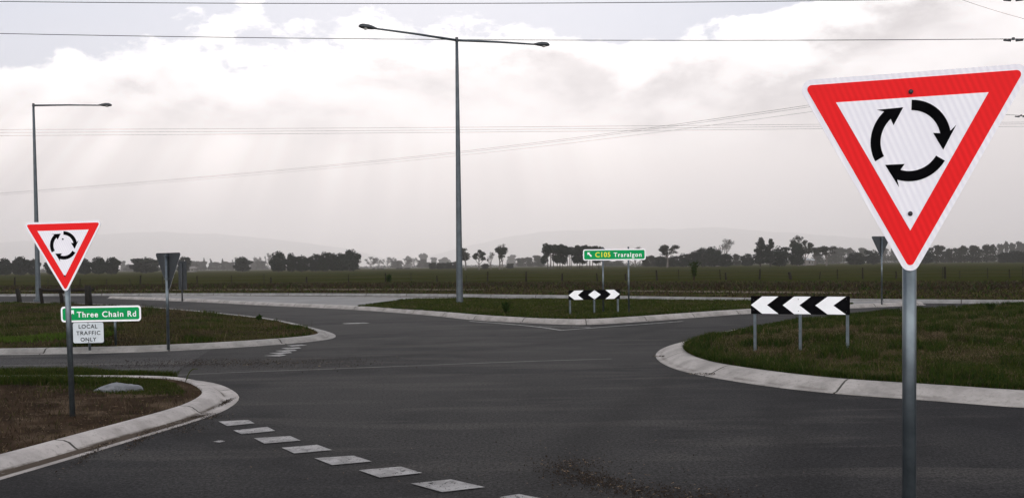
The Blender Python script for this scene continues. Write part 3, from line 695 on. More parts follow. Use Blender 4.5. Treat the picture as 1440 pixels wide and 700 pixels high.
# green direction sign
pa = G(849.2, 441.6, .13); pb = G(884, 440.6, .13)
ang = math.atan2(pb[1] - pa[1], pb[0] - pa[0]); DD = (pa[1] + pb[1]) / 2
sc_ = DD / F
def px_panel(x0, x1, D0): return (P(x0, 360, D0).x, P(x1, 360, D0).x)
cxs = P((820 + 908) / 2, 358, DD)
root = empty('direction_sign', (cxs.x, DD, .13), 'green route sign reading C105 Traralgon on two grey posts', 'road sign', R(1.5))
w, h = 88.3 * sc_, 15.6 * sc_; zc = cxs.z - .13
MB().prism(shift(rect(w, h, .07), 0, zc), .0, .003).build('backing_plate', M_ALU, root)
MB().prism(shift(rect(w, h, .07), 0, zc), -.003, -.0005).build('white_border', M_WHITE2, root)
MB().prism(shift(rect(w - .07, h - .07, .045), 0, zc), -.0045, -.003).build('green_face', M_GREEN, root)
k = w / 522.
fit(text(root, 'C105', .225, 0, zc - .072, M_YELLOW), (565 - 724) * k, (690 - 724) * k)
fit(text(root, 'Traralgon', .20, 0, zc - .072, M_WHITE2, sp=1.2), (718 - 724) * k, (950 - 724) * k)
def dir_arrow(root, cx, cz, s, mirror=1):
    mb = MB(); m_ = mirror
    mb.prism([(cx - m_ * x * s, cz + z * s) for x, z in ((1, 1), (-.05, 1), (.30, .65), (-.75, -.35), (-.35, -.78), (.66, .28), (1, -.05))], -.006, -.0045)
    mb.build('arrow', M_WHITE2, root)
dir_arrow(root, (521 - 724) * k, zc, .085)
for p in (pa, pb):
    lx_ = p[0] - cxs.x
    pole_part(root, lx_, -.05, zc + h / 2 + .06, .028, .04)

# road name sign, and the small plate below it
pr = G(160.8, 483, .13); DD = pr[1]; sc_ = DD / F
ce = P(142.3, 441, DD)
root = empty('road_name_sign', (ce.x, DD, .13), 'long green sign reading Three Chain Rd behind the near sign pole', 'road sign', R(-2))
root.rotation_euler = (0, R(-.45), R(-2))
w, h = 114.5 * sc_, 22 * sc_; zc = ce.z - .13
MB().prism(shift(rect(w, h, .07), 0, zc), .0, .003).build('backing_plate', M_ALU, root)
MB().prism(shift(rect(w, h, .07), 0, zc), -.003, -.0005).build('white_border', M_WHITE2, root)
MB().prism(shift(rect(w - .075, h - .075, .045), 0, zc), -.0045, -.003).build('green_face', M_GREEN, root)
kk = w / (1077 - 385)
for s_, xa, xb in (('Three', 524, 706), ('Chain', 743, 925), ('Rd', 962, 1035)):
    fit(text(root, s_, .175, 0, zc - .068, M_WHITE2, sp=1.15, bold=.022), (xa - 731) * kk, (xb - 731) * kk)
dir_arrow(root, (463 - 731) * kk, zc, .09, -1)
for xp in (98, 160.8):
    pole_part(root, P(xp, 441, DD).x - ce.x, -.06, zc + h * .3, .026, .04, cap=False)
pq = G(124.5, 488.5, .12); DD = pq[1]; sc_ = DD / F; ce = P(124.5, 467.5, DD)
root = empty('local_traffic_sign', (ce.x, DD, .12), 'white plate reading LOCAL TRAFFIC ONLY just under the green name sign', 'road sign', R(-1))
root.rotation_euler = (0, R(-.5), R(-1))
w, h = 45 * sc_, 30.5 * sc_; zc = ce.z - .12
MB().prism(shift(rect(w, h, .05), 0, zc), .0, .003).build('backing_plate', M_ALU, root)
MB().prism(shift(rect(w, h, .05), 0, zc), -.003, -.0005).build('black_border', M_BLACK, root)
MB().prism(shift(rect(w - .024, h - .024, .04), 0, zc), -.0045, -.003).build('sign_face', M_OLDWHITE, root)
for s, dz, ww in (('LOCAL', .092, .40), ('TRAFFIC', -.046, .515), ('ONLY', -.182, .335)):
    fit(text(root, s, .116, 0, zc + dz, M_BLACK, sp=1.15), -ww / 2, ww / 2)
bolt(root, 0, zc + h / 2 - .03); bolt(root, 0, zc - h / 2 + .03)
pole_part(root, 0, -.06, zc + h * .45, .026, .035, cap=False)

# hazard boards
def board(pxL, pxR, y_top, y_bot, Dl, Dr, shapes, label, posts, gz, bolts):
    A = P(pxL, (y_top + y_bot) / 2, Dl); B = P(pxR, (y_top + y_bot) / 2, Dr); c = (A + B) / 2
    w = math.hypot(B.x - A.x, B.y - A.y); az = math.atan2(B.y - A.y, B.x - A.x); h = (y_bot - y_top) * c.y / F
    root = empty('hazard_board', (c.x, c.y, gz), label, 'hazard board', az); zc = c.z - gz
    MB().prism(shift(rect(w, h, .015), 0, zc), .0, .003).build('backing_plate', M_ALU, root)
    MB().prism(shift(rect(w, h, .015), 0, zc), -.003, -.0005).build('black_face', M_BLACK, root)
    for nm, poly in shapes:
        pp = [(-w / 2 + w * x, zc - h / 2 + h * (.02 + .96 * z)) for x, z in poly]
        mb = MB()
        if nm == 'chevron':   # two halves, so each stays convex
            mb.prism([pp[0], pp[1], pp[2], pp[3]], -.0045, -.003); mb.prism([pp[0], pp[3], pp[4], pp[5]], -.0045, -.003)
        else: mb.prism(pp, -.0045, -.003)
        mb.build(nm, M_WHITE2, root)
    for fx in posts:
        MB().box((-w / 2 + w * fx, .028, (zc - .25 - .0 + h * .45) / 2 + .05), (.05, .045, zc + h * .45 + .1)).build('post', M_GALV, root)
    for fx, fz in bolts: bolt(root, -w / 2 + w * fx, zc - h / 2 + h * fz, .008)
def chev(x, a, b, c): return ('chevron', [(x, .5), (x + a, 1), (x + b, 1), (x + c, .5), (x + b, 0), (x + a, 0)])
board(1056, 1195.3, 416.2, 441.9, 16.1, 15.4, [chev(.001, .116, .286, .167), chev(.331, .116, .286, .169), chev(.660, .122, .302, .178)],
      'wide black board with three white left-pointing chevrons on the right island', (.04, .507, .975), .14, [(.03, .22), (.03, .78), (.49, .18), (.49, .83), (.965, .18), (.965, .83)])
def mir(sh): return (sh[0], [(1 - x, z) for x, z in sh[1]])
c0 = chev(.002, .112, .285, .178)
board(799.3, 871.7, 407.5, 420.9, 28.6, 29.3, [c0, mir(c0), ('diamond', [(.5, 1), (.378, .5), (.5, 0), (.622, .5)])],
      'narrow black board with white diamond between two outward chevrons on the median kerb', (.035, .50, .965), .09, [(.5, .13), (.5, .87)])

# ------------------------------------------------------------------ street lamps
def lamp(base_px, top_px, arms, label, D=None):
    bx_, by_ = G(*base_px, .1); top = P(*top_px, by_)
    root = empty('street_lamp', (bx_, by_, .08), label, 'street lamp'); tx = top.x - bx_; tz = top.z - .08
    n = 8; pts = [(tx * i / n, 0, tz * i / n) for i in range(n + 1)]; rad = [.145 + (.062 - .145) * i / n for i in range(n + 1)]
    MB().tube([(0, 0, -.1)] + pts, [.145] + rad, 12).build('pole', M_GALVD, root, smooth=True)
    MB().tube([(0, 0, -.05), (0, 0, .06)], .26, 12).build('base_flange', M_GALVD, root)
    MB().tube([(tx, 0, tz - .05), (tx, 0, tz + .12)], [.075, .06], 12).build('cap', M_DARK, root)
    for (ax_, ay_, az_) in arms:
        L = math.sqrt(ax_ ** 2 + ay_ ** 2 + az_ ** 2); d = Vector((ax_, ay_, az_)) / L; o0 = Vector((tx, 0, tz))
        arm = MB().tube([o0, o0 + d * L * .5 + Vector((0, 0, .02)), o0 + d * L], [.055, .045, .036], 10).build('arm', M_GALVD, root, smooth=True)
        hd = MB(); e = o0 + d * (L - .12)
        # luminaire: narrow neck swelling to a flat-bottomed oval head
        hd.tube([e - d * .08, e + d * .04, e + d * .14, e + d * .30, e + d * .52, e + d * .63, e + d * .68], [.045, .08, .11, .14, .135, .09, .03], 12)
        for q in hd.v:
            r_ = q - e; al = r_.dot(d); off = r_ - d * al
            q.z = (e + d * al).z + (off.z * (.95 if off.z > 0 else .45))
        hd.build('lamp_head', M_DARK, root, smooth=True)
        ln = MB().tube([e + d * .40 - Vector((0, 0, .03)), e + d * .40 - Vector((0, 0, .08)), e + d * .40 - Vector((0, 0, .10))], [.10, .08, .03], 12)
        ln.build('lens', M_LENS, root, smooth=True)
lamp((646.5, 429.3), (642.3, 57), [(-3.28, -1.75, .08), (3.45, 1.45, .14)], 'tall grey double-armed street lamp on the grassy median in the centre')
lamp((54, 421.5), (47, 148.5), [(3.85, .2, .0)], 'tall grey single-armed street lamp rising behind the small roundabout sign')

# ------------------------------------------------------------------ overhead wires
def wire(p0, pm, p1, r, label, m=M_WIRE, group=None, name='overhead_wire'):
    """a sagging span through three sighted points, carried on well past both frame edges"""
    a, b, c = P(*p0), P(*pm), P(*p1); pts = []
    tm = (b - a).length / ((b - a).length + (c - b).length)
    ctl = (b - a * (1 - tm) ** 2 - c * tm ** 2) / (2 * tm * (1 - tm))
    for i in range(-10, 51):
        t_ = i / 40; pts.append(a * (1 - t_) ** 2 + ctl * 2 * t_ * (1 - t_) + c * t_ ** 2)
    root = empty(name, a, label, 'overhead wire', group=group)
    MB().tube([p - a for p in pts], r, 6).build('wire', m, root, smooth=True)
    return root, a
w1, a1 = wire((0, 2.5, 44), (720, 5.0, 42), (1440, -3.0, 42), .017, 'topmost dark overhead wire crossing right at the upper picture edge')
w2, a2 = wire((0, 47.5, 44), (720, 56.5, 42), (1440, 55.0, 42), .016, 'dark overhead wire crossing just above the central lamp')
def damper(root, a, px, py, D, s=1.0):
    c = P(px, py, D) - a; mb = MB()
    mb.box(c + Vector((0, 0, .02)), (.10 * s, .08, .12 * s)); mb.tube([c + Vector((-.45 * s, 0, -.04)), c + Vector((-.12 * s, 0, -.07))], .045 * s, 8); mb.tube([c + Vector((.12 * s, 0, -.07)), c + Vector((.45 * s, 0, -.04))], .045 * s, 8)
    mb.tube([c + Vector((-.45 * s, 0, -.04)), c + Vector((0, 0, .0)), c + Vector((.45 * s, 0, -.04))], .015, 6)
    mb.build('vibration_damper', M_DARK, root)
damper(w2, a2, 1425, 55.5, 42); damper(w1, a1, 1425, -1.0, 42)
for k, (y0, ym, y1) in enumerate(((182.5, 179.8, 172), (186.5, 183.5, 174.5), (191, 187, 178))):
    wire((0, y0, 170), (560, ym, 160), (1440, y1, 150), .022, ('upper', 'middle', 'lower')[k] + ' of three faint level wires crossing behind both lamps', M_WIREP, 'faint level wires')
for k, (y0, ym, y1) in enumerate(((271.5, 214, 101), (272.5, 216, 104), (274.5, 219.5, 114))):
    wire((0, y0, 300), (640, ym, 190), (1440, y1, 75), .022 - .003 * k, ('upper', 'middle', 'lower')[k] + ' of three faint wires climbing from far left to upper right', M_WIREP, 'faint climbing wires')
w5, a5 = wire((1350, -1, 40), (1395, 14, 40), (1445, 28, 40), .008, 'thin grey wire slanting down through the top right corner', M_WIREP)
w6, a6 = wire((1330, 157, 60), (1390, 160, 60), (1450, 163.5, 60), .012, 'short dark wire end with insulator at the right edge beside the big sign', M_WIRE)
damper(w6, a6, 1436, 163, 60, .9)

# ------------------------------------------------------------------ fences and posts
fx = [20, 67, 112, 150, 183, 197, 229, 277, 326, 371, 380.6, 431, 490, 542, 578, 615, 656, 685.6, 740, 790, 840, 880, 924, 955, 1013, 1021, 1068, 1112, 1152.7, 1178, 1213.6, 1260, 1325, 1329, 1349.6, 1389, 1420, 1438, 1480]
def fD(px): return float(np.interp(px, [0, 326, 656, 1021, 1440], [106, 106, 100, 98, 88]))
root = empty('wire_fence', (0, 100, -.05), 'old paddock fence of thin leaning posts along the green field', 'fence')
tops = []
for i, px in enumerate(fx):
    D = fD(px); p = P(px, 390, D); h_ = random.choice((.95, 1.1, 1.2, .85, 1.25)); ln = random.uniform(-.08, .08); r_ = random.choice((.035, .05, .075, .10))
    if px in (1112,): r_, h_, ln = .16, .85, -.18
    b = Vector((p.x, D - 100, -.05)); tp = b + Vector((ln, 0, h_))
    MB().tube([b, (b + tp) / 2 + Vector((random.uniform(-.02, .02), 0, 0)), tp], [r_ * 1.15, r_, r_ * .85], 7).build('post', M_WOOD if r_ > .04 else M_WOODG, root)
    tops.append((b, tp))
for f_ in (.3, .6, .9):
    MB().tube([b.lerp(tp, f_) + Vector((0, -.06, 0)) for b, tp in tops], .009, 4).build('wire', M_WIRE, root)
# timber rail barrier near the left lamp
bA = G(60, 428.5, .12); bB = G(88, 428, .12); bC = G(125, 428.5, .12)
root = empty('timber_barrier', (bB[0], bB[1], .1), 'dark weathered timber rail on three posts behind the small roundabout sign', 'barrier')
zr = P(88, 408, bB[1]).z - .1
for (b_, r_, hh, ln) in ((bA, .075, zr + .12, -.10), (bB, .085, zr + .02, -.10), (bC, .155, zr + .22, -.04)):
    x_ = b_[0] - bB[0]; y_ = b_[1] - bB[1]
    MB().tube([(x_, y_, -.1), (x_ + ln * .5, y_, hh * .5), (x_ + ln, y_, hh)], [r_ * 1.1, r_, r_ * .9], 9).build('post', M_WOOD if r_ < .15 else M_WOODG, root, smooth=True)
MB().tube([(bA[0] - bB[0] - .15, -.1, zr + .02), (0, -.1, zr), (bC[0] - bB[0] - .1, -.1, zr + .02)], [.08, .09, .07], 8).build('rail', M_WOOD, root)
q = G(28, 424, .12)
tag(MB().tube([(q[0], q[1], -.1), (q[0] - .05, q[1], .4), (q[0] - .15, q[1], .82)], [.13, .12, .10], 8).build('stump_post', M_WOODG, smooth=True), 'lone grey leaning post stump near the left picture edge', 'post')

# ------------------------------------------------------------------ small things on the ground
def lump():
    cx_, cy_ = G(168, 549, .09); V = []; n, m_ = 34, 14
    for j in range(m_ + 1):
        f = j / m_
        for i in range(n):
            a = 2 * math.pi * i / n; rr = math.sin(f * math.pi / 2); x = math.cos(a) * (.30 if math.cos(a) > 0 else .42) * rr * (1 + .25 * math.sin(2 * a + .6)); y = math.sin(a) * .30 * rr
            z = .17 * math.cos(f * math.pi / 2) ** .7
            z *= 1 + .5 * mnoise.noise(Vector((x * 5, y * 5, 1)))
            if x < -.05: z *= max(.1, 1 + (x + .05) * 1.9)
            # a hollow in the front where the skin folds
            z *= 1 - .6 * math.exp(-((x - .06) / .05) ** 2 - ((y + .2) / .12) ** 2)
            k_ = mnoise.noise(Vector((x * 9, y * 9, z * 9))) * .02
            V.append((x + k_, y + k_, max(-.03, z - .02)))
    Fc = [[j * n + i, j * n + (i + 1) % n, (j + 1) * n + (i + 1) % n, (j + 1) * n + i] for j in range(m_) for i in range(n)]
    o = mesh_obj('concrete_lump', V, [f[::-1] for f in Fc], M_ROCK, smooth=True); o.location = (cx_, cy_, .095); o.scale = (.88, .7, .66)
    tag(o, 'pale grey lump of spilt concrete in the grass of the nearest island', 'concrete lump')
lump()
def weed(px, py, hgt, name, label, n=26, z=.1, spread=.5, m=1, D=None, w=.02, cat='weed'):
    if D: c = P(px, py, D); x0, y0 = c.x, D
    else: x0, y0 = G(px, py, z)
    rr = random.Random(px); V = []; Fc = []; fm = []
    stems = MB()
    for k in range(n):
        a = rr.uniform(0, 6.28); L = hgt * rr.uniform(.5, 1); sp_ = rr.uniform(.05, spread) * L
        p0 = Vector((0, 0, 0)); p1 = Vector((math.cos(a) * sp_ * .35, math.sin(a) * sp_ * .35, L * .6)); p2 = Vector((math.cos(a) * sp_, math.sin(a) * sp_, L))
        stems.tube([p0, p1, p2], [w * .25, w * .2, w * .1], 4)
        for _ in range(12):
            t_ = rr.uniform(.25, 1); b = p0.lerp(p1, t_ * 2) if t_ < .5 else p1.lerp(p2, t_ * 2 - 1)
            u_ = Vector((rr.uniform(-1, 1), rr.uniform(-1, 1), rr.uniform(-.2, 1))).normalized(); v_ = u_.orthogonal().normalized() * w * .9; i = len(V); l_ = w * 2.6
            V += [b - v_ * .4, b + v_ * .4, b + u_ * l_ + v_ * .3, b + u_ * l_ * 1.2, b + u_ * l_ - v_ * .6]; Fc.append([i, i + 1, i + 2, i + 3, i + 4])
    root = empty(name, (x0, y0, z - .01), label, cat)
    stems.build('stems', M_BLADES[3], root); mesh_obj('leaves', V, Fc, M_BLADES[m], root)
weed(1393, 438, .26, 'weed', 'dark leafy weed standing up on the far side of the right island', 14, .18, .6, w=.03)
weed(712, 441, .42, 'weed', 'dark bushy weed on the median between the lamp and diamond board', 26, .17, .55, w=.035)
weed(364, 450, .15, 'weed', 'small weed at the back kerb of the brown grass island', 8, .15, .7, w=.03)
weed(976, 402, 2.3, 'shrub', 'thin dark shrub beside the paddock fence right of the route sign', 16, -.05, .42, D=86, w=.09, cat='shrub')
weed(547, 400, .9, 'shrub', 'low dark shrub at the fence left of the central lamp', 24, -.05, .5, D=101, w=.09, cat='shrub')
q = G(261, 535, .1)
root = empty('weed', (q[0], q[1], .09), 'lone curved green grass stalk on the nearest island kerb', 'weed')
MB().tube([(0, 0, 0), (.03, 0, .08), (.07, 0, .15), (.12, 0, .185), (.19, 0, .185)], [.006, .007, .007, .006, .003], 6).build('stalk', M_BLADES[0], root, smooth=True)
MB().tube([(.01, 0, .03), (.05, 0, .06), (.09, 0, .03)], [.005, .005, .002], 5).build('leaf', M_BLADES[1], root, smooth=True)

def litter(name, blobs, label, n, smin, smax, straw=.15):
    V = []; Fc = []; fm = []; rr = random.Random(5)
    for _ in range(n):
        (cx_, cy_, sx, sy, rot) = blobs[rr.randrange(len(blobs))]
        a, b = rr.gauss(0, sx), rr.gauss(0, sy); x = cx_ + a * math.cos(rot) - b * math.sin(rot); y = cy_ + a * math.sin(rot) + b * math.cos(rot)
        s = rr.uniform(smin, smax) * (1 if rr.random() < .93 else 1.8); st = rr.random() < straw
        L = Vector((rr.uniform(-1, 1), rr.uniform(-1, 1), rr.uniform(-.2, .2))).normalized() * s * (2.2 if st else 1); Wd = L.orthogonal().normalized() * s * (.18 if st else .7); up = Vector((0, 0, s * (.25 if st else .6)))
        c = Vector((x, y, .008 + s * .1)); i = len(V)
        V += [c - L * .5 - Wd * .5, c + L * .5 - Wd * .4, c + L * .4 + Wd * .5, c - L * .5 + Wd * .4, c + up + L * .1, ]
        for f_ in ((0, 1, 4), (1, 2, 4), (2, 3, 4), (3, 0, 4)): Fc.append([i + k for k in f_]); fm.append(1 if st else 0)
    return stuff(mesh_obj(name, V, Fc, [M_CHIP, M_CHIPL], fm=fm), label, 'litter')
b1 = G(835, 672); b2 = G(880, 690); b3 = G(800, 655); b4 = G(730, 640); b5 = G(950, 690)
litter('leaf_litter', [(b1[0], b1[1], .22, .10, -.7), (b1[0] + .05, b1[1] - .15, .25, .10, -.7), (b2[0], b2[1], .30, .10, -.5), (b3[0], b3[1], .18, .18, 0), (b5[0], b5[1] - .1, .25, .15, 0), (b2[0] + .1, b2[1] - .4, .4, .15, 0)],
       'drift of bark, grit and straw on the asphalt at the bottom of the picture', 2600,   .005, .014, .08)
litter('grit', [(b4[0], b4[1], 1.2, .7, 0), (b1[0], b1[1], 1.0, .5, 0)], 'loose dark grit scattered over the nearest asphalt', 700, .004, .010, .1)
g1 = G(330, 510); g2 = G(430, 512); g3 = G(250, 513); g4 = G(300, 508)
litter('gravel', [(g1[0], g1[1], 1.2, .35, .05), (g2[0], g2[1], .9, .55, 0), (g3[0], g3[1], 1.3, .25, 0), (g4[0], g4[1], 1.6, .3, 0)], 'dark brown gravel strewn across the side road mouth', 5200, .004, .013, .06)
g5 = G(255, 600); g6 = G(210, 612); g7 = G(282, 586); g8 = G(150, 628); g9 = G(320, 566)
litter('gutter_dirt', [(g5[0], g5[1], .14, .30, .3), (g6[0] - .05, g6[1], .05, .45, .18), (g7[0], g7[1], .16, .12, 0), (g8[0] - .06, g8[1], .04, .5, .18), (g9[0] - .03, g9[1], .03, .2, 0)], 'brown dirt and twigs lying in the gutter of the nearest island', 5000, .003, .009, .10)
g1 = G(992, 526, .03); g2 = G(936, 501, .03)
litter('leaf_litter', [(g1[0], g1[1], .12, .03, 0), (g2[0], g2[1], .10, .03, 0)], 'two small brown leaf heaps on the right island kerb', 260, .008, .018, .2).location.z = .03

o = litter('clods', [(-5.6, 9.2, .8, 1.2, 0), (-6.5, 10.5, 1.2, .8, 0), (-5.0, 10.5, .7, .7, 0), (-5.5, 7.5, .7, 1.2, 0)], 'clods and dead stalks on the brown soil around the small sign pole', 1300, .005, .015, .5)
vs_ = np.zeros(len(o.data.vertices) * 3); o.data.vertices.foreach_get('co', vs_); vs_ = vs_.reshape(-1, 3)
ok = inside(near.inner, vs_[:, :2]) & (edge_dist(near.inner[::2], vs_[:, :2]) > .03); vs_[:, 2] += np.where(ok, near.z(vs_[:, :2]) + .0, -.3); o.data.vertices.foreach_set('co', vs_.ravel())
# ------------------------------------------------------------------ trees
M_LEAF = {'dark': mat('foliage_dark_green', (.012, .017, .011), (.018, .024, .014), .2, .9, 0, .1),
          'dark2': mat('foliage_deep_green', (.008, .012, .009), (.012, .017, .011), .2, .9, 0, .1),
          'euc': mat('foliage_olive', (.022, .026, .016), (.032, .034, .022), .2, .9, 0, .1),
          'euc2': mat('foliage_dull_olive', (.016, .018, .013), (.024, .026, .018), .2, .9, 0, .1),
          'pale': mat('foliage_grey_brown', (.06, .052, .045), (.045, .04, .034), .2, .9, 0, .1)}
M_BARK = mat('bark', (.07, .058, .05), (.05, .04, .034), 2, .9, 0, .1)
M_BARKP = mat('pale_bark', (.15, .13, .12), (.10, .09, .08), 2, .9, 0, .1)
def foliage(blobs, n, leaf, rr, grow=1.0):
    V = []; Fc = []; fm = []; vol = [b[3] * b[4] * b[5] for b in blobs]; vt = sum(v ** .67 for v in vol)
    for b, v_ in zip(blobs, vol):
        k = max(8, int(1.9 * n * v_ ** .67 / vt)); ph = rr.uniform(0, 9)
        for _ in range(k):
            d = Vector((rr.gauss(0, 1), rr.gauss(0, 1), rr.gauss(0, 1))).normalized()
            lump_ = 1 + .28 * mnoise.noise(Vector((d.x * 2.2 + ph, d.y * 2.2, d.z * 2.2)))
            r_ = (rr.random() ** .35) * lump_
            c = Vector((b[0] + d.x * b[3] * r_, b[1] + d.y * b[4] * r_, b[2] + d.z * b[5] * r_))
            u_ = Vector((rr.uniform(-1, 1), rr.uniform(-1, 1), rr.uniform(-1, 1))).normalized(); w_ = u_.orthogonal().normalized(); s = leaf * grow * rr.uniform(.6, 1.3)
            i = len(V); V += [c - u_ * s * .5, c + w_ * s * .32, c + u_ * s * .5, c - w_ * s * .32]; Fc.append([i, i + 1, i + 2, i + 3]); fm.append(0 if rr.random() < .6 else 1)
    return V, Fc, fm
def limbs(mb, p, d, L, r, depth, rr, tips, spread=.6, up=.25):
    e = p + d * L; mid_ = (p + e) / 2 + Vector((rr.uniform(-1, 1), rr.uniform(-1, 1), 0)) * L * .06
    mb.tube([p, mid_, e], [r, r * .85, r * .62], 5 if depth > 1 else 3, cap=False)
    tips.append(e)
    if depth == 0: return
    for _ in range(rr.choice((2, 3))):
        q = (d + Vector((rr.uniform(-1, 1), rr.uniform(-1, 1), rr.uniform(-.3, .6))) * spread + Vector((0, 0, up))).normalized()
        limbs(mb, e, q, L * rr.uniform(.55, .8), r * .6, depth - 1, rr, tips, spread, up)
PROTO = {}
def make_tree(kind, seed):
    """unit-height tree: trunk mesh and crown mesh"""
    rr = random.Random(seed * 31 + hash(kind) % 1 + {'round': 1, 'pine': 2, 'euc': 3, 'bare': 4, 'flat': 5, 'pointed': 6, 'low': 7, 'haze': 8, 'hazebare': 9}[kind] * 1000)
    tr = MB(); tips = []; blobs = []; n = 1500; leaf = .045; ms = ('dark', 'dark2')
    if kind in ('round', 'low'):
        tr.tube([(0, 0, 0), (.01, 0, .18), (0, 0, .45)], [.035, .028, .02], 7)
        for _ in range(5): limbs(tr, Vector((0, 0, .2)), Vector((rr.uniform(-1, 1), rr.uniform(-1, 1), .8)).normalized(), .22, .012, 1, rr, tips)
        blobs = [(0, 0, .5, .33, .33, .40), (0, 0, .24, .33, .33, .2), (.12, 0, .2, .25, .25, .16), (-.14, .05, .2, .22, .22, .16)]
        for _ in range(9):
            a = rr.uniform(0, 6.28); r_ = rr.uniform(.15, .34); z_ = rr.uniform(.22, .80); q_ = 1 - .55 * max(0, z_ - .5)
            blobs.append((math.cos(a) * r_ * q_, math.sin(a) * r_ * q_, z_, rr.uniform(.12, .2), rr.uniform(.12, .2), rr.uniform(.10, .16)))
        n = 1900; leaf = .05
    elif kind == 'pine':
        tr.tube([(0, 0, 0), (.01, 0, .4), (0, 0, .9)], [.03, .022, .008], 7)
        for k in range(11):
            z_ = .16 + k * .075; r_ = .34 * (1 - (z_ - .12) * .72)
            for _ in range(3):
                a = rr.uniform(0, 6.28); blobs.append((math.cos(a) * r_ * .5, math.sin(a) * r_ * .5, z_ + rr.uniform(-.03, .03), r_ * .6, r_ * .6, .065))
        n = 1900; leaf = .04
    elif kind == 'euc':
        ms = ('euc', 'euc2'); tr.tube([(0, 0, 0), (.015, 0, .2), (.0, 0, .5)], [.028, .022, .012], 7)
        for _ in range(6): limbs(tr, Vector((0, 0, rr.uniform(.12, .45))), Vector((rr.uniform(-.7, .7), rr.uniform(-.7, .7), 1)).normalized(), .18, .013, 2, rr, tips, .55, .2)
        for t_ in tips[::2]: blobs.append((t_.x, t_.y, min(t_.z, .95), rr.uniform(.06, .11), rr.uniform(.06, .11), rr.uniform(.04, .07)))
        n = 1300; leaf = .032
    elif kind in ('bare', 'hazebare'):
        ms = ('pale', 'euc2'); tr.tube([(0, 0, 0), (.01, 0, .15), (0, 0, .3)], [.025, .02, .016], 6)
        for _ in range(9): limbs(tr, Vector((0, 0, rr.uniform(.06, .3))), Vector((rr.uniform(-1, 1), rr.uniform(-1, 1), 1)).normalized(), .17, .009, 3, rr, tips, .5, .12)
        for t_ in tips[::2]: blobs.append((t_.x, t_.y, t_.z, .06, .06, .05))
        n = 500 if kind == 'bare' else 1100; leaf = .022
    elif kind == 'flat':
        tr.tube([(0, 0, 0), (.01, 0, .3), (0, 0, .6)], [.028, .02, .016], 7)
        tr.tube([(.12, .05, 0), (.13, .04, .3), (.09, 0, .6)], [.02, .016, .012], 6); tr.tube([(-.13, -.04, 0), (-.12, 0, .3), (-.15, 0, .62)], [.02, .016, .012], 6)
        for _ in range(14):
            a = rr.uniform(0, 6.28); r_ = rr.uniform(.02, .36); blobs.append((math.cos(a) * r_, math.sin(a) * r_, rr.uniform(.55, .86), rr.uniform(.12, .2), rr.uniform(.12, .2), rr.uniform(.06, .12)))
        for _ in range(4):
            a = rr.uniform(0, 6.28); blobs.append((math.cos(a) * .28, math.sin(a) * .28, rr.uniform(.3, .45), .14, .14, .16))
        n = 2000; leaf = .04
    elif kind == 'pointed':
        ms = ('euc', 'dark'); tr.tube([(0, 0, 0), (0, 0, .8)], [.02, .008], 6)
        for k in range(9): z_ = .15 + k * .09; blobs.append((rr.uniform(-.03, .03), 0, z_, .16 * (1.05 - z_), .16 * (1.05 - z_), .08))
        n = 900; leaf = .035
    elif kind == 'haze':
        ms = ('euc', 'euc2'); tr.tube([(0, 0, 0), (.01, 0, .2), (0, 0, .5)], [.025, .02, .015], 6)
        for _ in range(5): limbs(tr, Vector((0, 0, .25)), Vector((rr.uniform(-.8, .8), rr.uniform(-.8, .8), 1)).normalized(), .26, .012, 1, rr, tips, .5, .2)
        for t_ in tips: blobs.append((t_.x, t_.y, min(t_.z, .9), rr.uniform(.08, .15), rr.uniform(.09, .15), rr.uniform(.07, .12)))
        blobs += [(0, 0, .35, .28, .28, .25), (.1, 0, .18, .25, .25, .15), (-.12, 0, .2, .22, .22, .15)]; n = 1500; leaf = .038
    V, Fc, fm = foliage(blobs, n, leaf, rr, 1.7 if kind in ('round', 'low', 'pine', 'flat', 'haze') else 1.25)
    zmax = max(v.z for v in V) if kind not in ('bare',) else max(v.z for v in tr.v)
    xs = sorted(v.x for v in (V if kind != 'bare' else tr.v)); wd = max(xs[-1] - xs[0], .1)
    for v in V: v.z /= zmax; v.x /= wd; v.y /= wd
    for v in tr.v: v.z = v.z / zmax; v.x /= wd; v.y /= wd
    bark = M_BARKP if kind in ('euc', 'bare', 'hazebare') else M_BARK
    mt = bpy.data.meshes.new('trunk'); mt.from_pydata([tuple(v) for v in tr.v], [], tr.f); mt.materials.append(bark)
    mc = bpy.data.meshes.new('crown'); mc.from_pydata([tuple(v) for v in V], [], Fc)
    for k_ in ms: mc.materials.append(M_LEAF[k_])
    mc.polygons.foreach_set('material_index', fm)
    return mt, mc
ADJ = {'round': 'dark dense', 'pine': 'dark pine-like', 'euc': 'open-crowned gum', 'bare': 'bare-branched', 'flat': 'flat-topped', 'pointed': 'pointed', 'low': 'low rounded', 'haze': 'hazy grey-green', 'hazebare': 'thin hazy'}
ORD = ['first', 'second', 'third', 'fourth', 'fifth', 'sixth', 'seventh', 'eighth', 'ninth', 'tenth', 'eleventh', 'twelfth', 'thirteenth', 'fourteenth', 'fifteenth', 'sixteenth', 'seventeenth', 'eighteenth', 'nineteenth', 'twentieth', '21st', '22nd', '23rd', '24th', '25th', '26th', '27th', '28th', '29th', '30th', '31st', '32nd']
cnt = {}
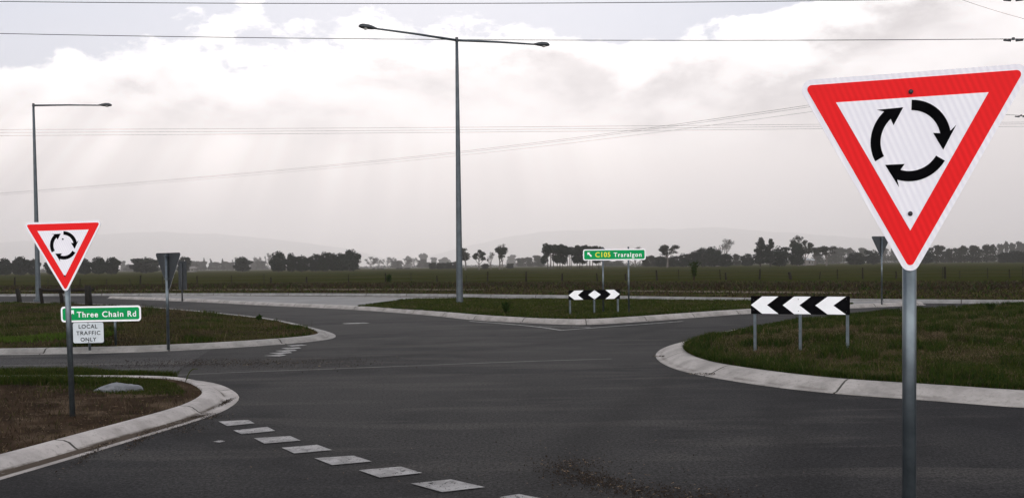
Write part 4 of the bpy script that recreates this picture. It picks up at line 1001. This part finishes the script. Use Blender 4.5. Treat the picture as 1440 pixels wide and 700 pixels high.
def tree(kind, px, w, ytop, D, label, group):
    D = D * .72 if D < 1000 else D
    cnt[kind] = cnt.get(kind, 0) + 1; seed = cnt[kind] % (6 if kind in ('round', 'haze') else 4 if kind == 'euc' else 2)
    if (kind, seed) not in PROTO: PROTO[(kind, seed)] = make_tree(kind, seed)
    mt, mc = PROTO[(kind, seed)]
    top = P(px, ytop, D); root = empty('shrub' if kind == 'low' else 'tree', (top.x, D, BACK), label, 'shrub' if kind == 'low' else 'tree', random.uniform(-.5, .5), group)
    root.name = {'round': 'round_tree', 'pine': 'pine_tree', 'euc': 'gum_tree', 'bare': 'bare_tree', 'flat': 'cypress_tree', 'pointed': 'poplar_tree', 'low': 'rounded_shrub', 'haze': 'distant_tree', 'hazebare': 'distant_bare_tree'}[kind]
    ww = w * D / F; hh = top.z - BACK; root.scale = (ww * 1.06, ww * 1.06, hh)
    link(bpy.data.objects.new('trunk', mt), root); link(bpy.data.objects.new('crown', mc), root)
def row(items, where, group):
    """items (kind, px, width, top, D); labels count from the left"""
    items = sorted(items, key=lambda i: i[1]); per = {}
    tot = {}
    for it in items: tot[it[0]] = tot.get(it[0], 0) + 1
    for it in items:
        k = it[0]; per[k] = per.get(k, 0) + 1
        lab = (f'{ORD[per[k] - 1]} {ADJ[k]} {"shrub" if k == "low" else "tree"} from the left {where}' if tot[k] > 1 else f'only {ADJ[k]} {"shrub" if k == "low" else "tree"} {where}')
        tree(*it[:5], lab, group)
row([('round', 5, 24, 362, 600), ('round', 27, 26, 360, 620), ('round', 46, 18, 363, 640), ('round', 74, 22, 364, 620), ('round', 92, 24, 363, 600), ('round', 118, 26, 362, 620), ('round', 138, 24, 360, 600), ('round', 156, 25, 361, 610), ('haze', 173, 8, 366, 1900), ('low', 184, 20, 371, 1500)],
    'in the clump at far left', 'trees at far left')
row([('round', 205, 40, 361, 760), ('round', 257, 20, 360, 760), ('round', 238, 20, 364, 800)], 'behind the left sign backs', 'trees behind the sign backs')
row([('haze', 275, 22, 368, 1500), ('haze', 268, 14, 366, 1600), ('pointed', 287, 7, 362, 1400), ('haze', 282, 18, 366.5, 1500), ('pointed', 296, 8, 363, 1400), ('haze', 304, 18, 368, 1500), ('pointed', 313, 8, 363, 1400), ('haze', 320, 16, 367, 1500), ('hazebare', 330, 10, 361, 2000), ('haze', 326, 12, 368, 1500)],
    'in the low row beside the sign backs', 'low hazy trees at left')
tree('round', 341, 29, 360, 800, 'lone broad dark round tree between the hazy rows, left of the big clump', 'lone trees')
row([('hazebare', 362, 14, 360, 2000), ('haze', 368, 18, 366, 1600), ('hazebare', 376, 10, 355, 1900), ('haze', 357, 14, 368, 1700)], 'just left of the big dark clump', 'hazy trees beside the clump')
row([('round', 391, 27, 352, 650), ('round', 409, 16, 355, 655), ('round', 425, 22, 358, 650), ('round', 443, 22, 356, 660), ('round', 456, 20, 353, 650), ('round', 469, 18, 355, 660), ('round', 478, 20, 354.5, 650), ('round', 492, 28, 350, 650)],
    'in the clump left of central lamp', 'big dark clump')
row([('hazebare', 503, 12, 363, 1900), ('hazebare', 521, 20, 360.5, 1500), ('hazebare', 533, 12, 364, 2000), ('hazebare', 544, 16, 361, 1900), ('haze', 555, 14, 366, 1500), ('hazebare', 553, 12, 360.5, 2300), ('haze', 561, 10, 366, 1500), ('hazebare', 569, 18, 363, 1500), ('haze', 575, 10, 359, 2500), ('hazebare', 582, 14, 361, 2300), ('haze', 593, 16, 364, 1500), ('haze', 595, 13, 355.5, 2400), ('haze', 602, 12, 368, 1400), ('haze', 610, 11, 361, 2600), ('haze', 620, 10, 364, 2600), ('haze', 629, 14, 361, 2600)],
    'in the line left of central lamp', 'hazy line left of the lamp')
row([('low', 608, 12, 368, 900), ('low', 619, 14, 369, 900), ('low', 630, 14, 368, 900), ('low', 641, 14, 367, 900)], 'of the dark hedge left of the central lamp', 'hedge shrubs')
row([('euc', 654, 19, 347.5, 640), ('euc', 673, 20, 350.5, 650), ('bare', 690, 10, 355, 640), ('euc', 702, 19, 347, 640), ('bare', 706, 15, 344, 640), ('low', 682, 12, 370, 800)], 'just right of the central lamp', 'trees right of the lamp')
row([('haze', 719, 16, 357.5, 2500), ('low', 717, 12, 370, 900), ('haze', 733, 18, 362, 1200), ('haze', 745, 14, 361, 1200), ('haze', 755, 14, 358, 1200), ('haze', 760, 12, 362, 1100)], 'in the grey-green group left of the flat-topped row', 'grey-green group')
row([('flat', 774, 28, 341, 600), ('flat', 787, 24, 342.5, 610), ('flat', 801, 24, 344.5, 600), ('flat', 815, 26, 344, 610), ('flat', 829, 26, 343.5, 600), ('flat', 841, 18, 345, 610)], 'in the row left of the route sign', 'flat-topped row')
row([('hazebare', 893, 24, 346, 900), ('haze', 868, 22, 366, 1000), ('haze', 855, 18, 364, 1100), ('haze', 908, 14, 360, 800), ('haze', 918, 16, 358.5, 820), ('euc', 938, 30, 343, 640), ('round', 930, 22, 359, 760), ('round', 947, 20, 359, 760), ('round', 961, 20, 355.5, 720), ('round', 975, 22, 353, 700), ('round', 988, 28, 346.5, 690), ('round', 1001, 24, 346, 690), ('bare', 1020, 21, 337, 720), ('round', 1021, 23, 355, 640), ('haze', 1036, 15, 356.5, 800), ('haze', 1011, 14, 360, 800)],
    'right of the route sign', 'trees right of the route sign')
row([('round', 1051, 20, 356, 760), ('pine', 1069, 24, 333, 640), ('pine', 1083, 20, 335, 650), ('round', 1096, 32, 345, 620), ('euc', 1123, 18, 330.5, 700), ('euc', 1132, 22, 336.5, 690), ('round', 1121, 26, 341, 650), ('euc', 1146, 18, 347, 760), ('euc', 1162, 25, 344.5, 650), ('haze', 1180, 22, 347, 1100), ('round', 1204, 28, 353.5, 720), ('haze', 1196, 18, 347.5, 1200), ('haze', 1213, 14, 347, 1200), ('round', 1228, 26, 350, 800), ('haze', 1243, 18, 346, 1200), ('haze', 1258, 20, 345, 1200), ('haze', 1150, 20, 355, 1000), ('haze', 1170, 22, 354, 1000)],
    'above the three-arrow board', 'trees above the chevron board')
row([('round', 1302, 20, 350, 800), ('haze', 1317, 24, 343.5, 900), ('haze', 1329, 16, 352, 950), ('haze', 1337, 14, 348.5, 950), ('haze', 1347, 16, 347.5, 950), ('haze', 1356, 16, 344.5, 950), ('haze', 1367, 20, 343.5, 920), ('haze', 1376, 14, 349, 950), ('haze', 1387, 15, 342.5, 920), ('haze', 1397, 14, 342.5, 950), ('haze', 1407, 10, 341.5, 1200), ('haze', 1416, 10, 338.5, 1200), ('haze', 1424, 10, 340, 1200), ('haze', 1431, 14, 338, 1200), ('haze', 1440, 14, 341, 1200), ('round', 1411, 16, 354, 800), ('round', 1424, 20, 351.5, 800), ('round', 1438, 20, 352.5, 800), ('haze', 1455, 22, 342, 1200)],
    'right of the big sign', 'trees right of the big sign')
# low far scrub that reads as one mass behind the separate trees
def scrub(x0, x1, h0, h1, D, label, dens=9):
    rr = random.Random(int(x0)); bl = []
    for px in np.arange(x0, x1, 2.2):
        p = P(px, 370, D); hh = rr.uniform(h0, h1); bl.append((p.x, D + rr.uniform(-20, 20), hh * .5, 3.2 * D / 900, 6, hh * .55))
    V, Fc, fm = foliage(bl, int((x1 - x0) * dens), .9 * D / 900, rr)
    stuff(mesh_obj('scrub', V, Fc, [M_LEAF['euc'], M_LEAF['euc2']], fm=fm), label, 'scrub')
scrub(-20, 380, 4, 8, 1700, 'low hazy scrub line along the far field edge at left', 14)
scrub(490, 770, 3, 7, 2000, 'low hazy scrub line behind the central lamp', 14)
scrub(850, 1060, 3, 6, 900, 'low scrub under the trees right of the route sign', 14)
scrub(1040, 1480, 4, 8, 980, 'low scrub under the trees along the right horizon', 22)

# farm buildings among the trees
def shed(px, ybase, w, d, hw, hr, D, roof, label, name='farm_shed', rz=0.0):
    p = P(px, 370, D); root = empty(name, (p.x, D, BACK), label, 'building', rz)
    MB().box((0, 0, hw / 2), (w, d, hw)).build('wall', M_WALL, root)
    o = .4; v = [(-w / 2 - o, -d / 2 - o, hw), (w / 2 + o, -d / 2 - o, hw), (w / 2 + o, d / 2 + o, hw), (-w / 2 - o, d / 2 + o, hw), (-w / 2 * .7, 0, hw + hr), (w / 2 * .7, 0, hw + hr)]
    mesh_obj('roof', v, [[0, 1, 5, 4], [2, 3, 4, 5], [3, 0, 4], [1, 2, 5], [0, 3, 2, 1]], roof, root)
    for s in (-.28, .28): MB().box((w * s, -d / 2 - .03, hw * .55), (w * .16, .1, hw * .4)).build('window', M_GLASS, root)
shed(971, 369, 8.5, 6, 2.4, 2.6, 600, M_ROOFB, 'small hip-roofed farmhouse under the trees right of the route sign', 'farmhouse')
shed(1003, 369, 8, 5, 3.0, .8, 600, M_ROOF, 'long low pale shed left of the bare round tree')
shed(1133, 364, 6, 5, 3.6, 1.0, 600, M_ROOF, 'pale roofed shed under the tall gum above the three-arrow board')
shed(1142.5, 364, 3.0, 5, 3.3, .8, 610, M_ROOF, 'smaller pale shed right beside the pale roofed shed')
shed(268, 378, 8, 6, 3.0, 1.5, 720, M_ROOFB, 'small pale house in the hazy row near the left sign backs', 'farmhouse')

# cattle
def cow_mesh():
    mb = MB()
    mb.tube([(-.95, 0, 1.15), (-.85, 0, 1.12), (-.3, 0, 1.02), (.4, 0, 1.05), (.8, 0, 1.15), (1.05, 0, 1.2), (1.3, 0, .95), (1.5, 0, .62), (1.66, 0, .42)], [.12, .30, .38, .38, .32, .22, .16, .15, .09], 8)
    for x in (-.72, .66):
        for y in (-.2, .2): mb.tube([(x, y, 1.0), (x + .04, y, .55), (x, y, 0)], [.14, .08, .06], 6)
    mb.tube([(-.98, 0, 1.3), (-1.08, 0, 1.0), (-1.06, 0, .5)], [.04, .03, .04], 5)
    me = bpy.data.meshes.new('cow'); me.from_pydata([tuple(v) for v in mb.v], [], mb.f); me.materials.append(M_COW); return me
cm = cow_mesh()
for k, (px, D) in enumerate(((504, 640), (526, 650), (532, 660), (537, 640), (559, 650), (564, 660), (571, 655), (575, 640))):
    p = P(px, 375, D); o = bpy.data.objects.new('cow', cm); COL.objects.link(o); o.location = (p.x, D, BACK); o.rotation_euler = (0, 0, random.choice((0, math.pi)) + random.uniform(-.3, .3))
    tag(o, ORD[k] + ' dark grazing cow from the left at the far edge of the paddock', 'cow', 'cattle grazing at the far paddock edge')

# ------------------------------------------------------------------ hills and air
def hills(pts, D, depth, name='hills'):
    xs = np.linspace(pts[0][0], pts[-1][0], 160); ys = np.interp(xs, [p[0] for p in pts], [p[1] for p in pts]); V = []
    prof = ((-1.0, 0), (-.6, .35), (-.3, .75), (0, 1.0), (.3, .8), (1.0, 0))
    for i, (x, y) in enumerate(zip(xs, ys)):
        top = P(x, y + 1.2 * mnoise.noise(Vector((x * .03, 1, 2))) + .5 * mnoise.noise(Vector((x * .11, 4, 2))), D)
        for (o, f) in prof:
            z = max(0, top.z) * f * (1 + (.12 * mnoise.noise(Vector((x * .02, o * 3, 5))) if 0 < f < 1 else 0)); V.append((top.x * (1 + o * depth / D), D + o * depth, z - 2 * (f == 0)))
    n = len(prof); Fc = [[i * n + k, (i + 1) * n + k, (i + 1) * n + k + 1, i * n + k + 1] for i in range(len(xs) - 1) for k in range(n - 1)]
    struct(mesh_obj(name, V, Fc, M_HILL, smooth=True))
M_HILL = mat('wooded_hill', (.035, .045, .030), (.055, .055, .035), .004, 1, 0, .02)
hills([(-200, 345), (-60, 346), (20, 340), (90, 333), (140, 329), (190, 327.5), (228, 325), (248, 328), (300, 328.5), (350, 333), (420, 340), (500, 352), (580, 374)], 20000, 1500)
hills([(560, 374), (640, 350), (700, 336), (760, 326), (800, 324), (860, 322.5), (914, 321.5), (930, 321.2), (948, 323.6), (966, 321), (1011, 319), (1052, 323.6), (1104, 327), (1191, 333), (1300, 343), (1440, 354), (1600, 366)], 20600, 1500)

m = bpy.data.materials.new('haze_air'); m.use_nodes = True; nt = m.node_tree; nt.nodes.clear()
o_ = nt.nodes.new('ShaderNodeOutputMaterial'); pv = nt.nodes.new('ShaderNodeVolumePrincipled')
pv.inputs['Color'].default_value = (.975, .93, .915, 1); pv.inputs['Density'].default_value = 1.35e-4; pv.inputs['Anisotropy'].default_value = .5
nt.links.new(pv.outputs[0], o_.inputs['Volume'])
hb = MB().box((0, 11200, 529), (48000, 24000, 1061)).build('haze', m)
stuff(hb, 'pale rain haze filling the air over the plain', 'haze')
